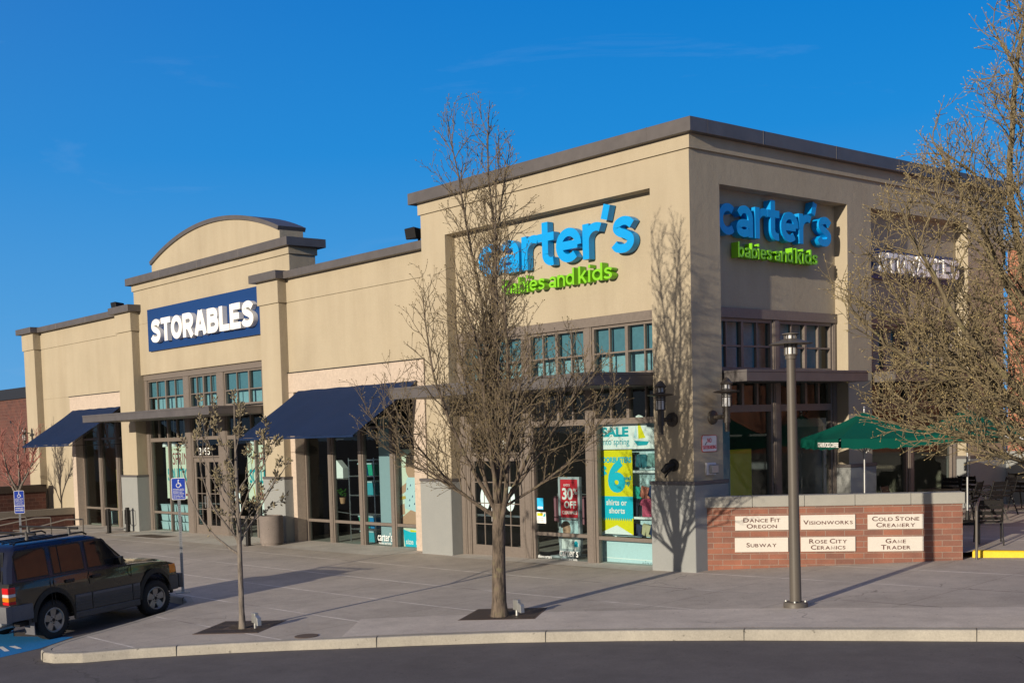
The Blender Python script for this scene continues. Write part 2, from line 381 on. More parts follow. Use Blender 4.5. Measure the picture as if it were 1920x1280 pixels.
def arc_(cx, cy, rx, ry, a0, a1, n=16): return [(cx+rx*math.cos(R(a0+(a1-a0)*k/n)), cy+ry*math.sin(R(a0+(a1-a0)*k/n))) for k in range(n+1)]
def smooth_(p, n=5):
    o = []
    for i in range(len(p)-1):
        p0, p1, p2, p3 = p[max(i-1,0)], p[i], p[i+1], p[min(i+2,len(p)-1)]
        for k in range(n):
            t = k/n; o.append(tuple(.5*(2*p1[j]+(p2[j]-p0[j])*t+(2*p0[j]-5*p1[j]+4*p2[j]-p3[j])*t*t+(3*p1[j]-p0[j]-3*p2[j]+p3[j])*t**3) for j in (0,1)))
    return o+[p[-1]]
SP = [(.74,.74),(.6,.85),(.42,.88),(.24,.82),(.19,.69),(.30,.58),(.5,.5),(.67,.39),(.68,.25),(.56,.14),(.38,.12),(.2,.16),(.1,.27)]
W_ = .25; h_ = W_/2; q_ = .5-h_
GLY = {'c':(.86,[arc_(.5,.5,q_,q_,48,312)]),
 'a':(.94,[arc_(.45,.56,.32,q_-.06,150,0)+[(.77,.3),(.77,0)], arc_(.43,.28,.30,.165,62,360+62,22)]),
 'r':(.62,[[(h_,0),(h_,1)], arc_(.5,.5,q_,q_,180,62)]),
 't':(.68,[[(.3,1.3),(.3,.36)]+arc_(.56,.36,.26,.235,180,285,10), [(0,.86),(.66,.86)]]),
 'e':(.98,[[(h_+.06,.5),(1-h_-.03,.5)], arc_(.5,.5,q_,q_,-4,312,24)]),
 's':(.84,[smooth_(SP)]), "'":(.34,[[(.26,1.42),(.14,1.02)]]),
 'b':(.98,[[(h_,0),(h_,1.42)], arc_(.5,.5,q_,q_,0,360,24)]), 'd':(.98,[[(1-h_,0),(1-h_,1.42)], arc_(.5,.5,q_,q_,0,360,24)]),
 'i':(.28,[[(h_,0),(h_,1)],[(h_,1.16),(h_,1.42)]]), 'n':(.9,[[(h_,0),(h_,1)], arc_(.47,.5,.47-h_,q_,180,0)+[(.94-h_,0)]]),
 'k':(.86,[[(h_,0),(h_,1.42)],[(.2,.42),(.72,1.0)],[(.34,.58),(.74,0)]]),
 'S':(.84,[smooth_(SP)]), 'T':(.8,[[(0,.88),(.8,.88)],[(.4,.88),(.4,0)]]), 'O':(.9,[arc_(.45,.5,.45-h_,q_,0,360,28)]),
 'R':(.88,[[(h_,0),(h_,1)],[(h_,.88),(.46,.88)]+arc_(.48,.67,.24,.21,90,-90,12)+[(h_,.46)],[(.42,.46),(.74,0)]]),
 'A':(.94,[[(.12,0),(.45,1.0)],[(.82,0),(.49,1.0)],[(.24,.3),(.7,.3)]]),
 'B':(.86,[[(h_,0),(h_,1)],[(h_,.88),(.44,.88)]+arc_(.46,.71,.2,.17,90,-90,10)+[(h_,.54)],[(h_,.53),(.46,.53)]+arc_(.48,.325,.25,.205,90,-90,10)+[(h_,.12)]]),
 'L':(.72,[[(h_,1),(h_,0)],[(h_,.12),(.72,.12)]]), 'E':(.76,[[(h_,1),(h_,0)],[(h_,.88),(.74,.88)],[(h_,.5),(.66,.5)],[(h_,.12),(.75,.12)]])}
def stroke(mb, xf, pts, w, d0, d1, closed=False):
    n = len(pts); Ls, Rs = [], []
    for i in range(n):
        if closed: a, b, c = pts[i-1], pts[i], pts[(i+1) % n]
        else: a, b, c = pts[max(i-1,0)], pts[i], pts[min(i+1,n-1)]
        u = Vector((b[0]-a[0],b[1]-a[1])); v = Vector((c[0]-b[0],c[1]-b[1]))
        if u.length < 1e-9: u = v
        if v.length < 1e-9: v = u
        u.normalize(); v.normalize(); t = (u+v).normalized(); m_ = min(1.6, 1/max(.5, t.dot(u))); nn = Vector((-t.y,t.x))*w/2*m_
        Ls.append((b[0]+nn.x,b[1]+nn.y)); Rs.append((b[0]-nn.x,b[1]-nn.y))
    vs = []
    for i in range(n): vs += [xf(*Ls[i],d1),xf(*Rs[i],d1),xf(*Ls[i],d0),xf(*Rs[i],d0)]
    fs = []
    for i in range(n if closed else n-1):
        a = 4*i; b = 4*((i+1) % n); fs += [(a,b,b+1,a+1),(a+2,a+3,b+3,b+2),(a,a+2,b+2,b),(a+1,b+1,b+3,a+3)]
    if not closed: e = 4*(n-1); fs += [(0,1,3,2),(e,e+2,e+3,e+1)]
    mb.add(vs, fs)
def glyphs(mb, xf, s, u, v, width, unit, depth, wgt=W_, gap=.06, d0=0):
    tot = sum(GLY[c][0] for c in s)+gap*(len(s)-1); kx = width/tot; x = 0; k = 0
    for c in s:
        gw, strokes = GLY[c]
        for st in strokes:
            k += 1; closed = len(st) > 20 and math.dist(st[0],st[-1]) < 1e-6
            pts = st[:-1] if closed else st
            stroke(mb, lambda a,b,d: xf(u+(x+a)*kx, v+b*unit, d), pts, wgt, d0, d0+depth+.0012*(k % 5), closed)
        x += gw+gap
# ------------------------------------------------------------------ ground
def clamp(v, a, b): return max(a, min(b, v))
def zg(x, y):
    xx = clamp(x, -60, 40); yy = clamp(y, -40, 16)
    return .034*yy + .013*xx + .007*(math.sqrt((xx+2)**2+4)-2.828)
KL = [(-60,-7.6),(-9.5,-7.6),(-8.3,-7.58),(-7.5,-7.62),(-6.75,-7.95),(-6.05,-8.85),(-5.5,-9.85),(-4.95,-11.0),(-4.75,-11.45),(-4.45,-11.9),(-4.2,-12.15),(-3.9,-12.24),
      (-3.6,-12.18),(-3.2,-11.85),(-2.8,-11.2),(-2.3,-10.6),(-1.75,-9.98),(-1.0,-9.25),(-.35,-8.68),(.55,-7.85),(1.7,-6.88),(3.2,-5.85),(4.72,-4.93),(6.4,-4.03),(8.0,-3.19),(12,-1.2),(40,12.5)]
def ykerb(x):
    for (a, ya), (b, yb) in zip(KL, KL[1:]):
        if a <= x <= b: return ya+(yb-ya)*(x-a)/(b-a)
    return KL[-1][1]
def offset_line(pl, d):
    o = []
    for i, p in enumerate(pl):
        a = Vector(pl[max(i-1, 0)]); b = Vector(pl[min(i+1, len(pl)-1)]); t = (b-a).normalized(); n = Vector((-t.y, t.x))
        o.append((p[0]+n.x*d, p[1]+n.y*d))
    return o
def densify(pl, step):
    o = [pl[0]]
    for a, b in zip(pl, pl[1:]):
        n = max(1, int(math.dist(a, b)/step))
        for k in range(1, n+1): o.append((a[0]+(b[0]-a[0])*k/n, a[1]+(b[1]-a[1])*k/n))
    return o
KD = densify(KL, .5)
# road and parking lot: one sheet out to the horizon
xs = [-1500,-600,-200,-90]+[-60+i*2 for i in range(51)]+[70,160,500,1500]
ys = [-1500,-600,-200,-80]+[-40+i*2 for i in range(29)]+[40,120,500,1500]
mb = MB()
for x in xs:
    for y in ys: mb.v.append((x, y, zg(x, y)-.155))
for i in range(len(xs)-1):
    for j in range(len(ys)-1):
        a = i*len(ys)+j; mb.f.append((a, a+len(ys), a+len(ys)+1, a+1)); mb.mi.append(0)
tag(mb.build('road', ASPH), kind='structure')
# plaza
sx = sorted(set([-60+i*1.0 for i in range(50)]+[-10+i*.25 for i in range(60)]+[5+i*1.0 for i in range(20)]+[p[0] for p in KD if p[0] < 24]))
mb = MB(); IN = .16
KI = offset_line(KD, IN); KI.sort()
def yki(x):
    for (a, ya), (b, yb) in zip(KI, KI[1:]):
        if a <= x <= b and b > a: return ya+(yb-ya)*(x-a)/(b-a)
    return ykerb(x)+IN
rows = [0, .06, .15, .3, .5, .75, 1.0]
for x in sx:
    y0 = yki(x); y1 = 26
    for t in rows:
        y = y0+(y1-y0)*t; mb.v.append((x, y, zg(x, y)))
n = len(rows)
for i in range(len(sx)-1):
    for j in range(n-1):
        a = i*n+j; mb.f.append((a, a+n, a+n+1, a+1)); mb.mi.append(0)
tag(mb.build('plaza_pavement', PAVE), kind='structure')
# kerb
def sweep(pl, prof, name, mat, zf, bevel=0):
    mb = MB(); k = len(prof); offs = {d: offset_line(pl, d) for d, _ in prof}
    for i in range(len(pl)):
        for d, h in prof:
            x, y = offs[d][i]; mb.v.append((x, y, zf(x, y)+h))
    for i in range(len(pl)-1):
        for j in range(k-1):
            a = i*k+j; mb.f.append((a, a+1, a+1+k, a+k)); mb.mi.append(0)
    return tag(mb.build(name, mat), kind='structure')
sweep(KD, [(-.012,-.2),(-.004,-.03),(.006,-.006),(.022,.003),(.158,.003),(.163,-.014),(.172,-.014),(.172,-.1)], 'kerb', KERB, zg)
# walking strip next to the kerb, 4 mm proud of the plaza
KS = [p for p in KD if -.4 < p[0] < 24]
sweep(KS, [(.185,.004),(.6,.004),(1.2,.004),(1.95,.004),(1.955,-.02)], 'kerbside_pavement', WALK, zg)
# kerb joints
mb = MB()
acc = 0
for a, b in zip(KD, KD[1:]):
    acc += math.dist(a, b)
    if a[0] < -8 or a[0] > 14: continue
    if acc > 2.6:
        acc = 0; t = (Vector(b)-Vector(a)).normalized(); nn = Vector((-t.y, t.x))
        for (d0, d1, h0, h1) in ((-.0165, .0, -.2, -.01), (-.006, .16, -.012, .0065)):
            p = Vector(a); q = []
            for (d, s_) in ((d0,-.008),(d0,.008),(d1,.008),(d1,-.008)):
                w = p+nn*d+t*s_*.55; q.append((w.x, w.y))
            z = zg(*a); mb.hexa([(x, y, z+h0) for x, y in q], [(x, y, z+h1) for x, y in q])
tag(mb.build('kerb_joints', DARK), kind='structure')
# pale aprons in front of the doors
mb = MB()
def flat(mb, poly, h):
    b = [(x, y, zg(x, y)+h) for x, y in poly]; mb.add(b, [tuple(range(len(b)))])
flat(mb, [(-14.9,-.95),(-9.6,-.95),(-8.7,-.25),(-8.7,.6),(-14.9,.6)], .004)
flat(mb, [(-7.4,-.3),(-1.05,-.3),(-1.05,.6),(-7.4,.6)], .004)
flat(mb, [(-24.5,-1.3),(-16.0,-1.3),(-16.0,.6),(-24.5,.6)], .004)
flat(mb, [(-30.6,-1.2),(-26.0,-1.2),(-26.0,.6),(-30.6,.6)], .004)
tag(mb.build('doorway_apron', APRON), kind='structure')

# ------------------------------------------------------------------ the long shop building
B = thing('retail_building', 'long tan stucco shop row with grey copings, piers, canopies and tall storefront windows', 'building')
TOP, BB = 9.02, 8.46
w = MB()                                                     # corner block
w.prism([(-8.35,-.5),(-7.44,-.5),(-7.44,7.85),(-1,7.85),(-1,-.5),(0,-.5),(0,BB),(-8.35,BB)],0,.5,'y'); w.box(-1.0,-.5,.5,.96,-.5,BB)
w.box(-7.44,-1.0,.32,.6,5.41,7.85); w.box(-8.35,-7.95,.5,13,-.5,BB); w.box(-7.95,-.5,12.6,13,-.5,BB)
w.prism([(.5,-.5),(.96,-.5),(.96,7.85),(5.62,7.85),(5.62,-.5),(6.6,-.5),(6.6,7.85),(11.12,7.85),(11.12,-.5),(13,-.5),(13,BB),(.5,BB)],-.5,0,'x')
w.box(-.6,-.32,.96,5.62,5.41,7.85); w.box(-.6,-.32,6.6,11.12,5.41,7.85)
w.build('corner_block_wall', STUCCO, B)
w = MB()
w.box(-8.4,.05,-.05,.5,BB+.002,8.76); w.box(-.5,.05,.5,13.05,BB+.002,8.76); w.box(-8.4,-7.9,.5,13.05,BB+.002,8.76)
w.build('parapet_band', STUCCO, B)
w = MB()
w.box(-8.6,.2,-.2,.35,8.74,TOP); w.box(-.35,.2,.35,13.2,8.74,TOP); w.box(-8.6,-8.0,.35,13.2,8.74,TOP); w.box(-8.0,-.35,12.7,13.2,8.74,TOP)
for x in (-6.2,-3.4,-.9): w.box(x-.012, x+.012, -.206, .3, 8.735, TOP+.006)
for y in (2.2, 4.9, 7.5, 10.2): w.box(-.3,.206, y-.012, y+.012, 8.735, TOP+.006)
w.build('coping', COPING, B, bevel=.006)
w = MB(); w.box(-7.95,-.5,.5,12.6,8.1,8.3); w.build('flat_roof', DARK, B)
def plinth(x0, x1, y0, y1, z1=1.83):
    w = MB(); w.box(x0, x1, y0, y1, -.6, z1-.06); w.build('pier_plinth', PLINTH, B, bevel=.012)
    w = MB(); w.box(x0-.012, x1+.012, y0-.012, y1+.012, z1-.06, z1+.012); w.build('plinth_cap', COPING, B, bevel=.004)
plinth(-8.6,-7.41,-.07,.5); plinth(-1.06,.07,-.07,1.03); plinth(-.55,.07,5.56,6.66,1.95); plinth(-.55,.07,11.06,13.06,1.95)
# wing between tower and corner block
w = MB()
w.box(-15.0,-8.352,.28,.75,4.92,6.98); w.box(-15.0,-8.352,.26,.75,6.982,7.68)
w.build('wing_wall', STUCCO, B, bevel=.01)
w = MB(); w.box(-15.02,-8.36,.06,.85,7.66,7.87)
for x in (-13.9, -11.4): w.box(x-.012,x+.012,.054,.8,7.655,7.876)
w.build('coping', COPING, B, bevel=.006)
def lintel(x0, x1, parts, jl, jr, y=.24):
    w = MB(); w.box(x0, x1, y, .74, 4.33, 4.9)
    w.box(x0, jl, y, .74, 2.56, 4.324); w.box(x0, jl, y, .74, -.5, 2.554)
    if jr: w.box(jr, x1, y, .74, 2.56, 4.324); w.box(jr, x1, y, .74, -.5, 2.554)
    w.build('stone_surround', STONE, B, bevel=.008)
    w = MB(); w.box(x0-.02, x1+.02, y-.03, .4, 4.9, 4.925); w.build('lintel_flashing', DARK, B)
lintel(-15.0, -8.7, 2, -14.75, -9.2)
# left wing
w = MB()
w.box(-33.5,-25.7,.3,.75,4.92,6.98); w.box(-33.5,-25.7,.28,.75,6.982,7.68); w.box(-33.5,-30.75,.3,.75,-.8,4.92)
w.build('wing_wall', STUCCO, B, bevel=.01)
w = MB(); w.box(-33.5,-25.72,.08,.85,7.66,7.87)
for x in (-31.4, -28.6): w.box(x-.012,x+.012,.074,.8,7.655,7.876)
w.build('coping', COPING, B, bevel=.006)
lintel(-30.75,-25.7, 2, -30.4, None)
w = MB(); w.box(-34.6,-33.5,0,.75,-.8,6.98); w.build('pier', STUCCO, B, bevel=.01)
w = MB(); w.box(-34.65,-33.45,-.05,.8,6.982,7.68); w.build('pier_band', STUCCO, B, bevel=.01)
w = MB(); w.box(-34.85,-33.28,-.22,.95,7.66,7.89); w.build('pier_coping', COPING, B, bevel=.006)
w = MB(); w.box(-34.6,-34.2,.75,13,-.8,7.7); w.box(-34.2,-8.35,12.6,13,-.8,7.6); w.build('rear_wall', STUCCO, B)
w = MB(); w.box(-34.2,-24.9,.8,12.6,7.0,7.2); w.box(-14.8,-8.36,.8,12.6,7.0,7.2); w.box(-24.7,-15.0,.8,12.6,6.9,7.1); w.build('flat_roof', DARK, B)
# piers beside the tower
for x0, x1 in ((-25.75,-24.6),(-16.05,-15.0)):
    w = MB(); w.box(x0, x1, 0, .75, -.6, 6.98); w.build('pier', STUCCO, B, bevel=.01)
    w = MB(); w.box(x0-.05, x1+.05, -.05, .8, 6.982, 7.68); w.build('pier_band', STUCCO, B, bevel=.01)
    w = MB(); w.box(x0-.22, x1+.22, -.22, .95, 7.66, 7.9); w.build('pier_coping', COPING, B, bevel=.006)
    plinth(x0-.06, x1+.06, -.07, .5)
# tower
w = MB()
w.box(-24.9,-14.8,.3,.74,5.4,7.2); w.box(-24.9,-14.8,.3,1.25,7.2,8.4)
w.build('tower_wall', STUCCO, B, bevel=.01)
w = MB(); w.box(-24.95,-14.75,.25,1.3,8.402,8.68); w.build('tower_band', STUCCO, B, bevel=.01)
w = MB(); w.box(-25.1,-14.58,.08,1.5,8.62,8.87)
for x in (-22.5,-19.9,-17.3): w.box(x-.012,x+.012,.074,1.4,8.615,8.876)
w.build('tower_coping', COPING, B, bevel=.006)
cx, hw, zb, zt = -19.5, 4.1, 9.2, 10.02
rad = (hw*hw+(zt-zb)**2)/(2*(zt-zb)); cz = zt-rad; a = math.asin(hw/rad)
arc = lambda r, n=28: [(cx+r*math.sin(-a+2*a*k/n), cz+r*math.cos(-a+2*a*k/n)) for k in range(n+1)]
w = MB(); w.prism([(cx-hw,8.75)]+arc(rad)+[(cx+hw,8.75)], .4, 1.25, 'y'); w.build('arched_parapet', STUCCO, B)
w = MB(); o_, i_ = arc(rad+.12), arc(rad-.01); w.prism(o_+i_[::-1], .33, 1.33, 'y'); w.build('arched_coping', COPING, B)

# ------------------------------------------------------------------ storefronts
def xf_front(y0): return lambda u, d, z: (u, y0+d, z)
def xf_side(x0): return lambda u, d, z: (x0-d, u, z)
def window(xf, u0, u1, z0, z1, vs=(), hs=(), fr=.06, thin=.03, gl=None, depth=.12, big=(), parent=None, name='window'):
    """a framed window: vs thin verticals, hs thin horizontals, big thick verticals"""
    w = MB(xf)
    w.box(u0,u1,0,depth,z0,z0+fr); w.box(u0,u1,0,depth,z1-fr,z1); w.box(u0,u0+fr,0,depth,z0+fr,z1-fr); w.box(u1-fr,u1,0,depth,z0+fr,z1-fr)
    cuts = sorted(big); segs = []; lo = u0+fr
    for b in cuts:
        w.box(b-.04,b+.04,.004,depth-.004,z0+fr,z1-fr); segs.append((lo,b-.04)); lo = b+.04
    segs.append((lo,u1-fr))
    for h in hs:
        for s0, s1 in segs: w.box(s0,s1,.012,depth-.03,h-thin/2,h+thin/2)
    zz = [z0+fr]+[q for h in sorted(hs) for q in (h-thin/2,h+thin/2)]+[z1-fr]
    for v in vs:
        for k in range(0,len(zz),2): w.box(v-thin/2,v+thin/2,.016,depth-.034,zz[k],zz[k+1])
    o = w.build(name, FRAME, parent or B)
    g = MB(xf); g.quad((u0+fr*.5,.07,z0+fr*.5),(u1-fr*.5,.07,z0+fr*.5),(u1-fr*.5,.07,z1-fr*.5),(u0+fr*.5,.07,z1-fr*.5))
    g.build('pane', gl or GLASS, o)
    return o
def mullion(xf, u0, u1, z0, z1, d0=-.03, d1=.16, name='mullion'):
    w = MB(xf); w.box(u0,u1,d0,d1,z0,z1)
    if u1-u0 > .12: w.box(u0+.04,u1-.04,d0-.012,d0+.01,z0,z1-.003)
    return w.build(name, FRAME, B, bevel=.004)
def door(xf, u0, u1, z0, z1, pull):
    w = MB(xf); st = .13
    w.box(u0,u1,.02,.08,z0+.02,z0+.32); w.box(u0,u1,.02,.08,z1-.14,z1); w.box(u0,u0+st,.02,.08,z0+.32,z1-.14); w.box(u1-st,u1,.02,.08,z0+.32,z1-.14)
    o = w.build('door', FRAME, B, bevel=.004)
    g = MB(xf); mid = (u0+u1)/2
    g.box(mid-.012,mid+.012,.03,.06,z0+.32,z1-.14)
    for k in (1,2,3):
        z = z0+.32+(z1-.14-z0-.32)*k/4; g.box(u0+st,mid-.012,.03,.06,z-.012,z+.012); g.box(mid+.012,u1-st,.03,.06,z-.012,z+.012)
    g.build('muntin', FRAME, o)
    g = MB(xf); g.quad((u0+st-.01,.05,z0+.3),(u1-st+.01,.05,z0+.3),(u1-st+.01,.05,z1-.12),(u0+st-.01,.05,z1-.12)); g.build('pane', GLASS, o)
    g = MB(xf); pu = pull
    g.tube([(pu,.02,z0+.92),(pu,-.06,z0+.92),(pu,-.06,z0+1.3),(pu,.02,z0+1.3)],.014,8); g.build('handle', CHROME, o)
    g = MB(xf); g.box(u0+st-.03,u1-st+.03,.085,.12,z0+1.02,z0+1.07); g.build('push_bar', CHROME, o)
F3 = xf_front(.32)
# corner shop, front
mullion(F3,-7.44,-1.0,5.2,5.41,-.05,.16,'head_trim')
mullion(F3,-5.14,-4.94,-.3,5.2); mullion(F3,-3.16,-2.96,-.3,5.2); mullion(F3,-7.44,-7.24,-.3,5.2)
BAYS = ((-7.24,-5.14),(-4.94,-3.16),(-2.96,-1.0))
for u0, u1 in BAYS:
    q = (u1-u0)/4
    window(F3,u0,u1,4.1,5.2,(u0+q,u0+3*q),(4.6,),.06,.035,GLASSU,big=(u0+2*q,))
    window(F3,u0,u1,3.12,4.06,(u0+q,u0+3*q),(),.06,.04,GLASS,big=(u0+2*q,))
window(F3,-4.94,-3.16,-.12,3.12,(),(.56,),.07,.08); window(F3,-2.96,-1.0,-.14,3.12,(),(.54,),.07,.08)
window(F3,-7.1,-5.27,2.42,3.12,(),(),.05)
mullion(F3,-7.24,-7.1,-.3,3.12,-.01,.14,'door_jamb'); mullion(F3,-5.27,-5.14,-.3,3.12,-.01,.14,'door_jamb')
door(F3,-7.1,-6.19,-.12,2.4,-6.28); door(F3,-6.18,-5.27,-.12,2.4,-6.09)
# tower shop
F4 = xf_front(.45)
mullion(F4,-24.6,-16.05,5.2,5.4,-.05,.16,'head_trim')
mullion(F4,-24.6,-24.4,-.4,5.2); mullion(F4,-21.75,-21.35,-.4,5.2); mullion(F4,-19.5,-19.05,-.4,5.2)
for u0, u1 in ((-24.4,-21.75),(-21.35,-19.5),(-19.05,-16.05)):
    q = (u1-u0)/4
    window(F4,u0,u1,4.1,5.2,(u0+q,u0+3*q),(4.58,),.06,.035,GLASSU,big=(u0+2*q,))
    window(F4,u0,u1,3.08,4.06,(u0+q,u0+3*q),(),.06,.05,GLASS,big=(u0+2*q,))
window(F4,-24.4,-21.75,-.24,3.08,(),(.5,),.07,.08,big=(-23.05,)); window(F4,-19.05,-16.05,-.2,3.08,(),(.5,),.07,.08,big=(-17.35,))
window(F4,-21.3,-19.55,2.44,3.08,(-20.43,),(),.05)
mullion(F4,-21.36,-21.3,-.3,3.08,-.01,.14,'door_jamb'); mullion(F4,-19.55,-19.49,-.3,3.08,-.01,.14,'door_jamb')
door(F4,-21.3,-20.43,-.16,2.42,-20.5); door(F4,-20.42,-19.55,-.16,2.42,-20.34)
# wing shop and left wing
F5 = xf_front(.56)
def wing_front(edges, z0, zm):
    for u0, u1 in edges:
        window(F5,u0,u1,z0,4.3,(),(zm,3.2),.06,.08)
    for (a0, a1), (b0, b1) in zip(edges, edges[1:]): mullion(F5,a1,b0,z0-.2,4.3,-.03,.14)
wing_front(((-14.72,-13.5),(-13.36,-12.02),(-11.9,-10.58),(-10.46,-9.2)),-.2,.53)
wing_front(((-30.4,-28.95),(-28.75,-27.42),(-27.24,-25.76)),-.26,.5)
# right hand facade
S3 = xf_side(-.32)
for y0, y1, dr in ((.96,5.62,True),(6.6,11.12,False)):
    ym = (y0+y1)/2
    mullion(S3,y0,y1,5.2,5.41,-.05,.16,'head_trim'); mullion(S3,ym-.11,ym+.11,-.2,5.2); mullion(S3,y0,y0+.08,-.2,5.2); mullion(S3,y1-.14,y1,-.2,5.2)
    for u0, u1 in ((y0+.08,ym-.11),(ym+.11,y1-.14)):
        q = (u1-u0)/4
        window(S3,u0,u1,4.1,5.2,(u0+q,u0+3*q),(4.62,),.07,.04,GLASSU,big=(u0+2*q,))
        window(S3,u0,u1,3.3,4.06,(u0+q,u0+3*q),(),.07,.06,GLASS,big=(u0+2*q,))
        window(S3,u0,u1,.1,3.3,(),(),.08,.06)
    w = MB(); w.box(-.5,-.2,y0,y1,-.3,.3); w.build('window_sill', PLINTH, B, bevel=.01)
# canopies
def canopy(x0, x1, y0, y1, z0, z1):
    w = MB(); w.box(x0,x1,y0,y1,z0,z1); w.box(x0-.012,x1+.012,y0-.012,y1-.02,z1-.045,z1+.01); w.box(x0+.02,x1-.02,y0-.006,y1-.03,z0-.012,z0+.03)
    return w.build('canopy', COPING, B, bevel=.005)
canopy(-7.44,-1.0,-1.9,.31,3.83,4.08); canopy(-24.85,-16.05,-1.9,-.08,3.77,4.0); canopy(-24.58,-16.07,-.079,.44,3.772,3.998)
for y0, y1 in ((1.06,5.55),(6.7,11.05)):
    w = MB(); w.box(-.31,.53,y0,y1,3.83,4.06); w.box(-.3,.542,y0-.012,y1+.012,4.02,4.07); w.build('canopy', COPING, B, bevel=.005)
# interiors
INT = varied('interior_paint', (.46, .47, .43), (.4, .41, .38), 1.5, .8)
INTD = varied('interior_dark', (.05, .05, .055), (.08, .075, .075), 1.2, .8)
FLOOR = varied('shop_floor', (.22, .2, .17), (.27, .25, .21), 2, .4)
BLIND = varied('window_blind_fabric', (.42, .52, .52), (.56, .62, .6), 1.3, .8)
BLINDU = varied('dimmed_blind_fabric', (.17, .26, .29), (.23, .33, .35), 1.3, .8)  # same blind darkened, dimmer light of the upper panes put into its colour
w = MB(); w.box(-34.1,-8.4,.75,12.5,-.3,-.14); w.box(-7.9,-.62,.6,12.5,-.3,-.04); w.build('shop_floor', FLOOR, B)
w = MB(); w.box(-34.1,-8.4,.8,12.5,4.4,4.5); w.box(-7.9,-.7,2.2,12.5,4.05,4.15); w.build('shop_ceiling', INT, B)
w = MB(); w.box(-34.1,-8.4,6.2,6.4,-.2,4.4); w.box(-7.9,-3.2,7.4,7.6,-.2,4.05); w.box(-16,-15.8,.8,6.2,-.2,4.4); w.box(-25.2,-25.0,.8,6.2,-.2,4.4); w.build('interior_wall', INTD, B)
for x0, x1, d in ((-24.4,-16.2,.6),(-7.3,-1.0,.48)):
    w = MB(); w.box(x0,x1,d,d+.02,4.58,5.35); w.build('upper_blind', BLINDU, B)
    w = MB(); w.box(x0,x1,d+.1,d+.12,4.1,4.62); w.build('lower_blind', BLIND, B)
for y0, y1 in ((1.1,5.5),(6.8,11.0)):
    w = MB(); w.box(-.62,-.6,y0,y1,4.1,5.3); w.build('upper_blind', BLIND, B)
w = MB(); w.box(-3.5,-3.4,.95,1.05,-.1,3.4); w.build('interior_post', FRAME, B)

# ------------------------------------------------------------------ awnings
def awning(x0, x1, label):
    t = thing('awning', label, 'awning', ((x0+x1)/2, .2, 4.36), group='navy awnings over the wing windows')
    w = MB(); n = 16; yt, yf, zt, zf = .22, -1.9, 4.36, 3.02
    for i in range(n+1):
        x = x0+(x1-x0)*i/n
        for j in range(9):
            s_ = j/8; sag = -.03*math.sin(math.pi*s_)-.008*math.sin(i*1.9+j)
            w.v.append((x, yt+(yf-yt)*s_, zt+(zf-zt)*s_+sag))
    for i in range(n):
        for j in range(8): a = i*9+j; w.f.append((a, a+1, a+10, a+9)); w.mi.append(0)
    w.build('canvas', NAVY, t, smooth=True)
    w = MB(); w.box(x0,x1,yf-.012,yf+.012,zf-.06,zf-.004); w.build('valance', NAVY, t)
    for x in (x0+.02,(x0+x1)/2,x1-.02):
        w = MB(); w.tube([(x,.2,zt-.11),(x,yf+.04,zf-.06),(x,.22,zf-.04)],.018,6); w.build('awning_arm', DARK, t)
awning(-14.45,-8.95,'navy canvas awning over the four tall windows between tower and corner block')
awning(-30.45,-26.15,'navy canvas awning at the far left end of the shop row')

# ------------------------------------------------------------------ shop signs
def letters(name, s, xf, u, v, w_, h_, ex, mat, parent, off=.02, sp=1.0):
    m_ = MB(); put(m_, xf, s, u, v, w_, h_, ex, off, spacing=sp); return m_.build(name, mat, parent, bevel=0)
def carters(xfm, base, label):
    t = thing('shop_sign', label, 'sign', base)
    m_ = MB(); glyphs(m_, xfm, "carter's", 0, 0, 4.85, .76, .18, .24, .06); m_.build('main_lettering', CYAN, t)
    for word, u, wd in (('babies', .78, 1.42), ('and', 2.32, .78), ('kids', 3.22, 1.0)):
        m_ = MB(); glyphs(m_, xfm, word, u, -.5, wd, .262, .18, .19, .08); m_.build('tagline_word', LIME, t)
    return t
carters(lambda a, b, c: (-6.36+a, .29-c, 6.66+b), (-4, .3, 6.6), 'sky blue lettering over lime green words on the sunlit front of the corner block')
carters(lambda a, b, c: (-.29+c, 1.06+a*.845, 6.87+b*.86), (-.3, 3.2, 6.8), 'sky blue and lime lettering in the shaded recess of the right hand facade')
t = thing('shop_sign', 'long navy board with big white letters on the tower front', 'sign', (-20,.3,6.9))
w = MB(); w.box(-23.72,-16.32,.2,.296,6.18,7.64); w.build('sign_board', BOARD, t, bevel=.006)
m_ = MB(); glyphs(m_, lambda a, b, c: (-23.15+a, .19-c, 6.44+b), 'STORABLES', 0, 0, 6.72, .78, .17, .255, .05); m_.build('lettering', SIGNWHITE, t)
t = thing('shop_sign', 'navy panel with white letters half hidden by twigs on the right hand facade', 'sign', (-.3,9,6.6))
w = MB(); w.box(-.316,-.24,6.75,10.95,6.3,7.0); w.build('sign_board', BOARD, t, bevel=.006)
m_ = MB(); glyphs(m_, lambda a, b, c: (-.23+c, 7.0+a, 6.42+b), 'STORABLES', 0, 0, 3.75, .46, .2, .25, .05); m_.build('lettering', SIGNWHITE, t)

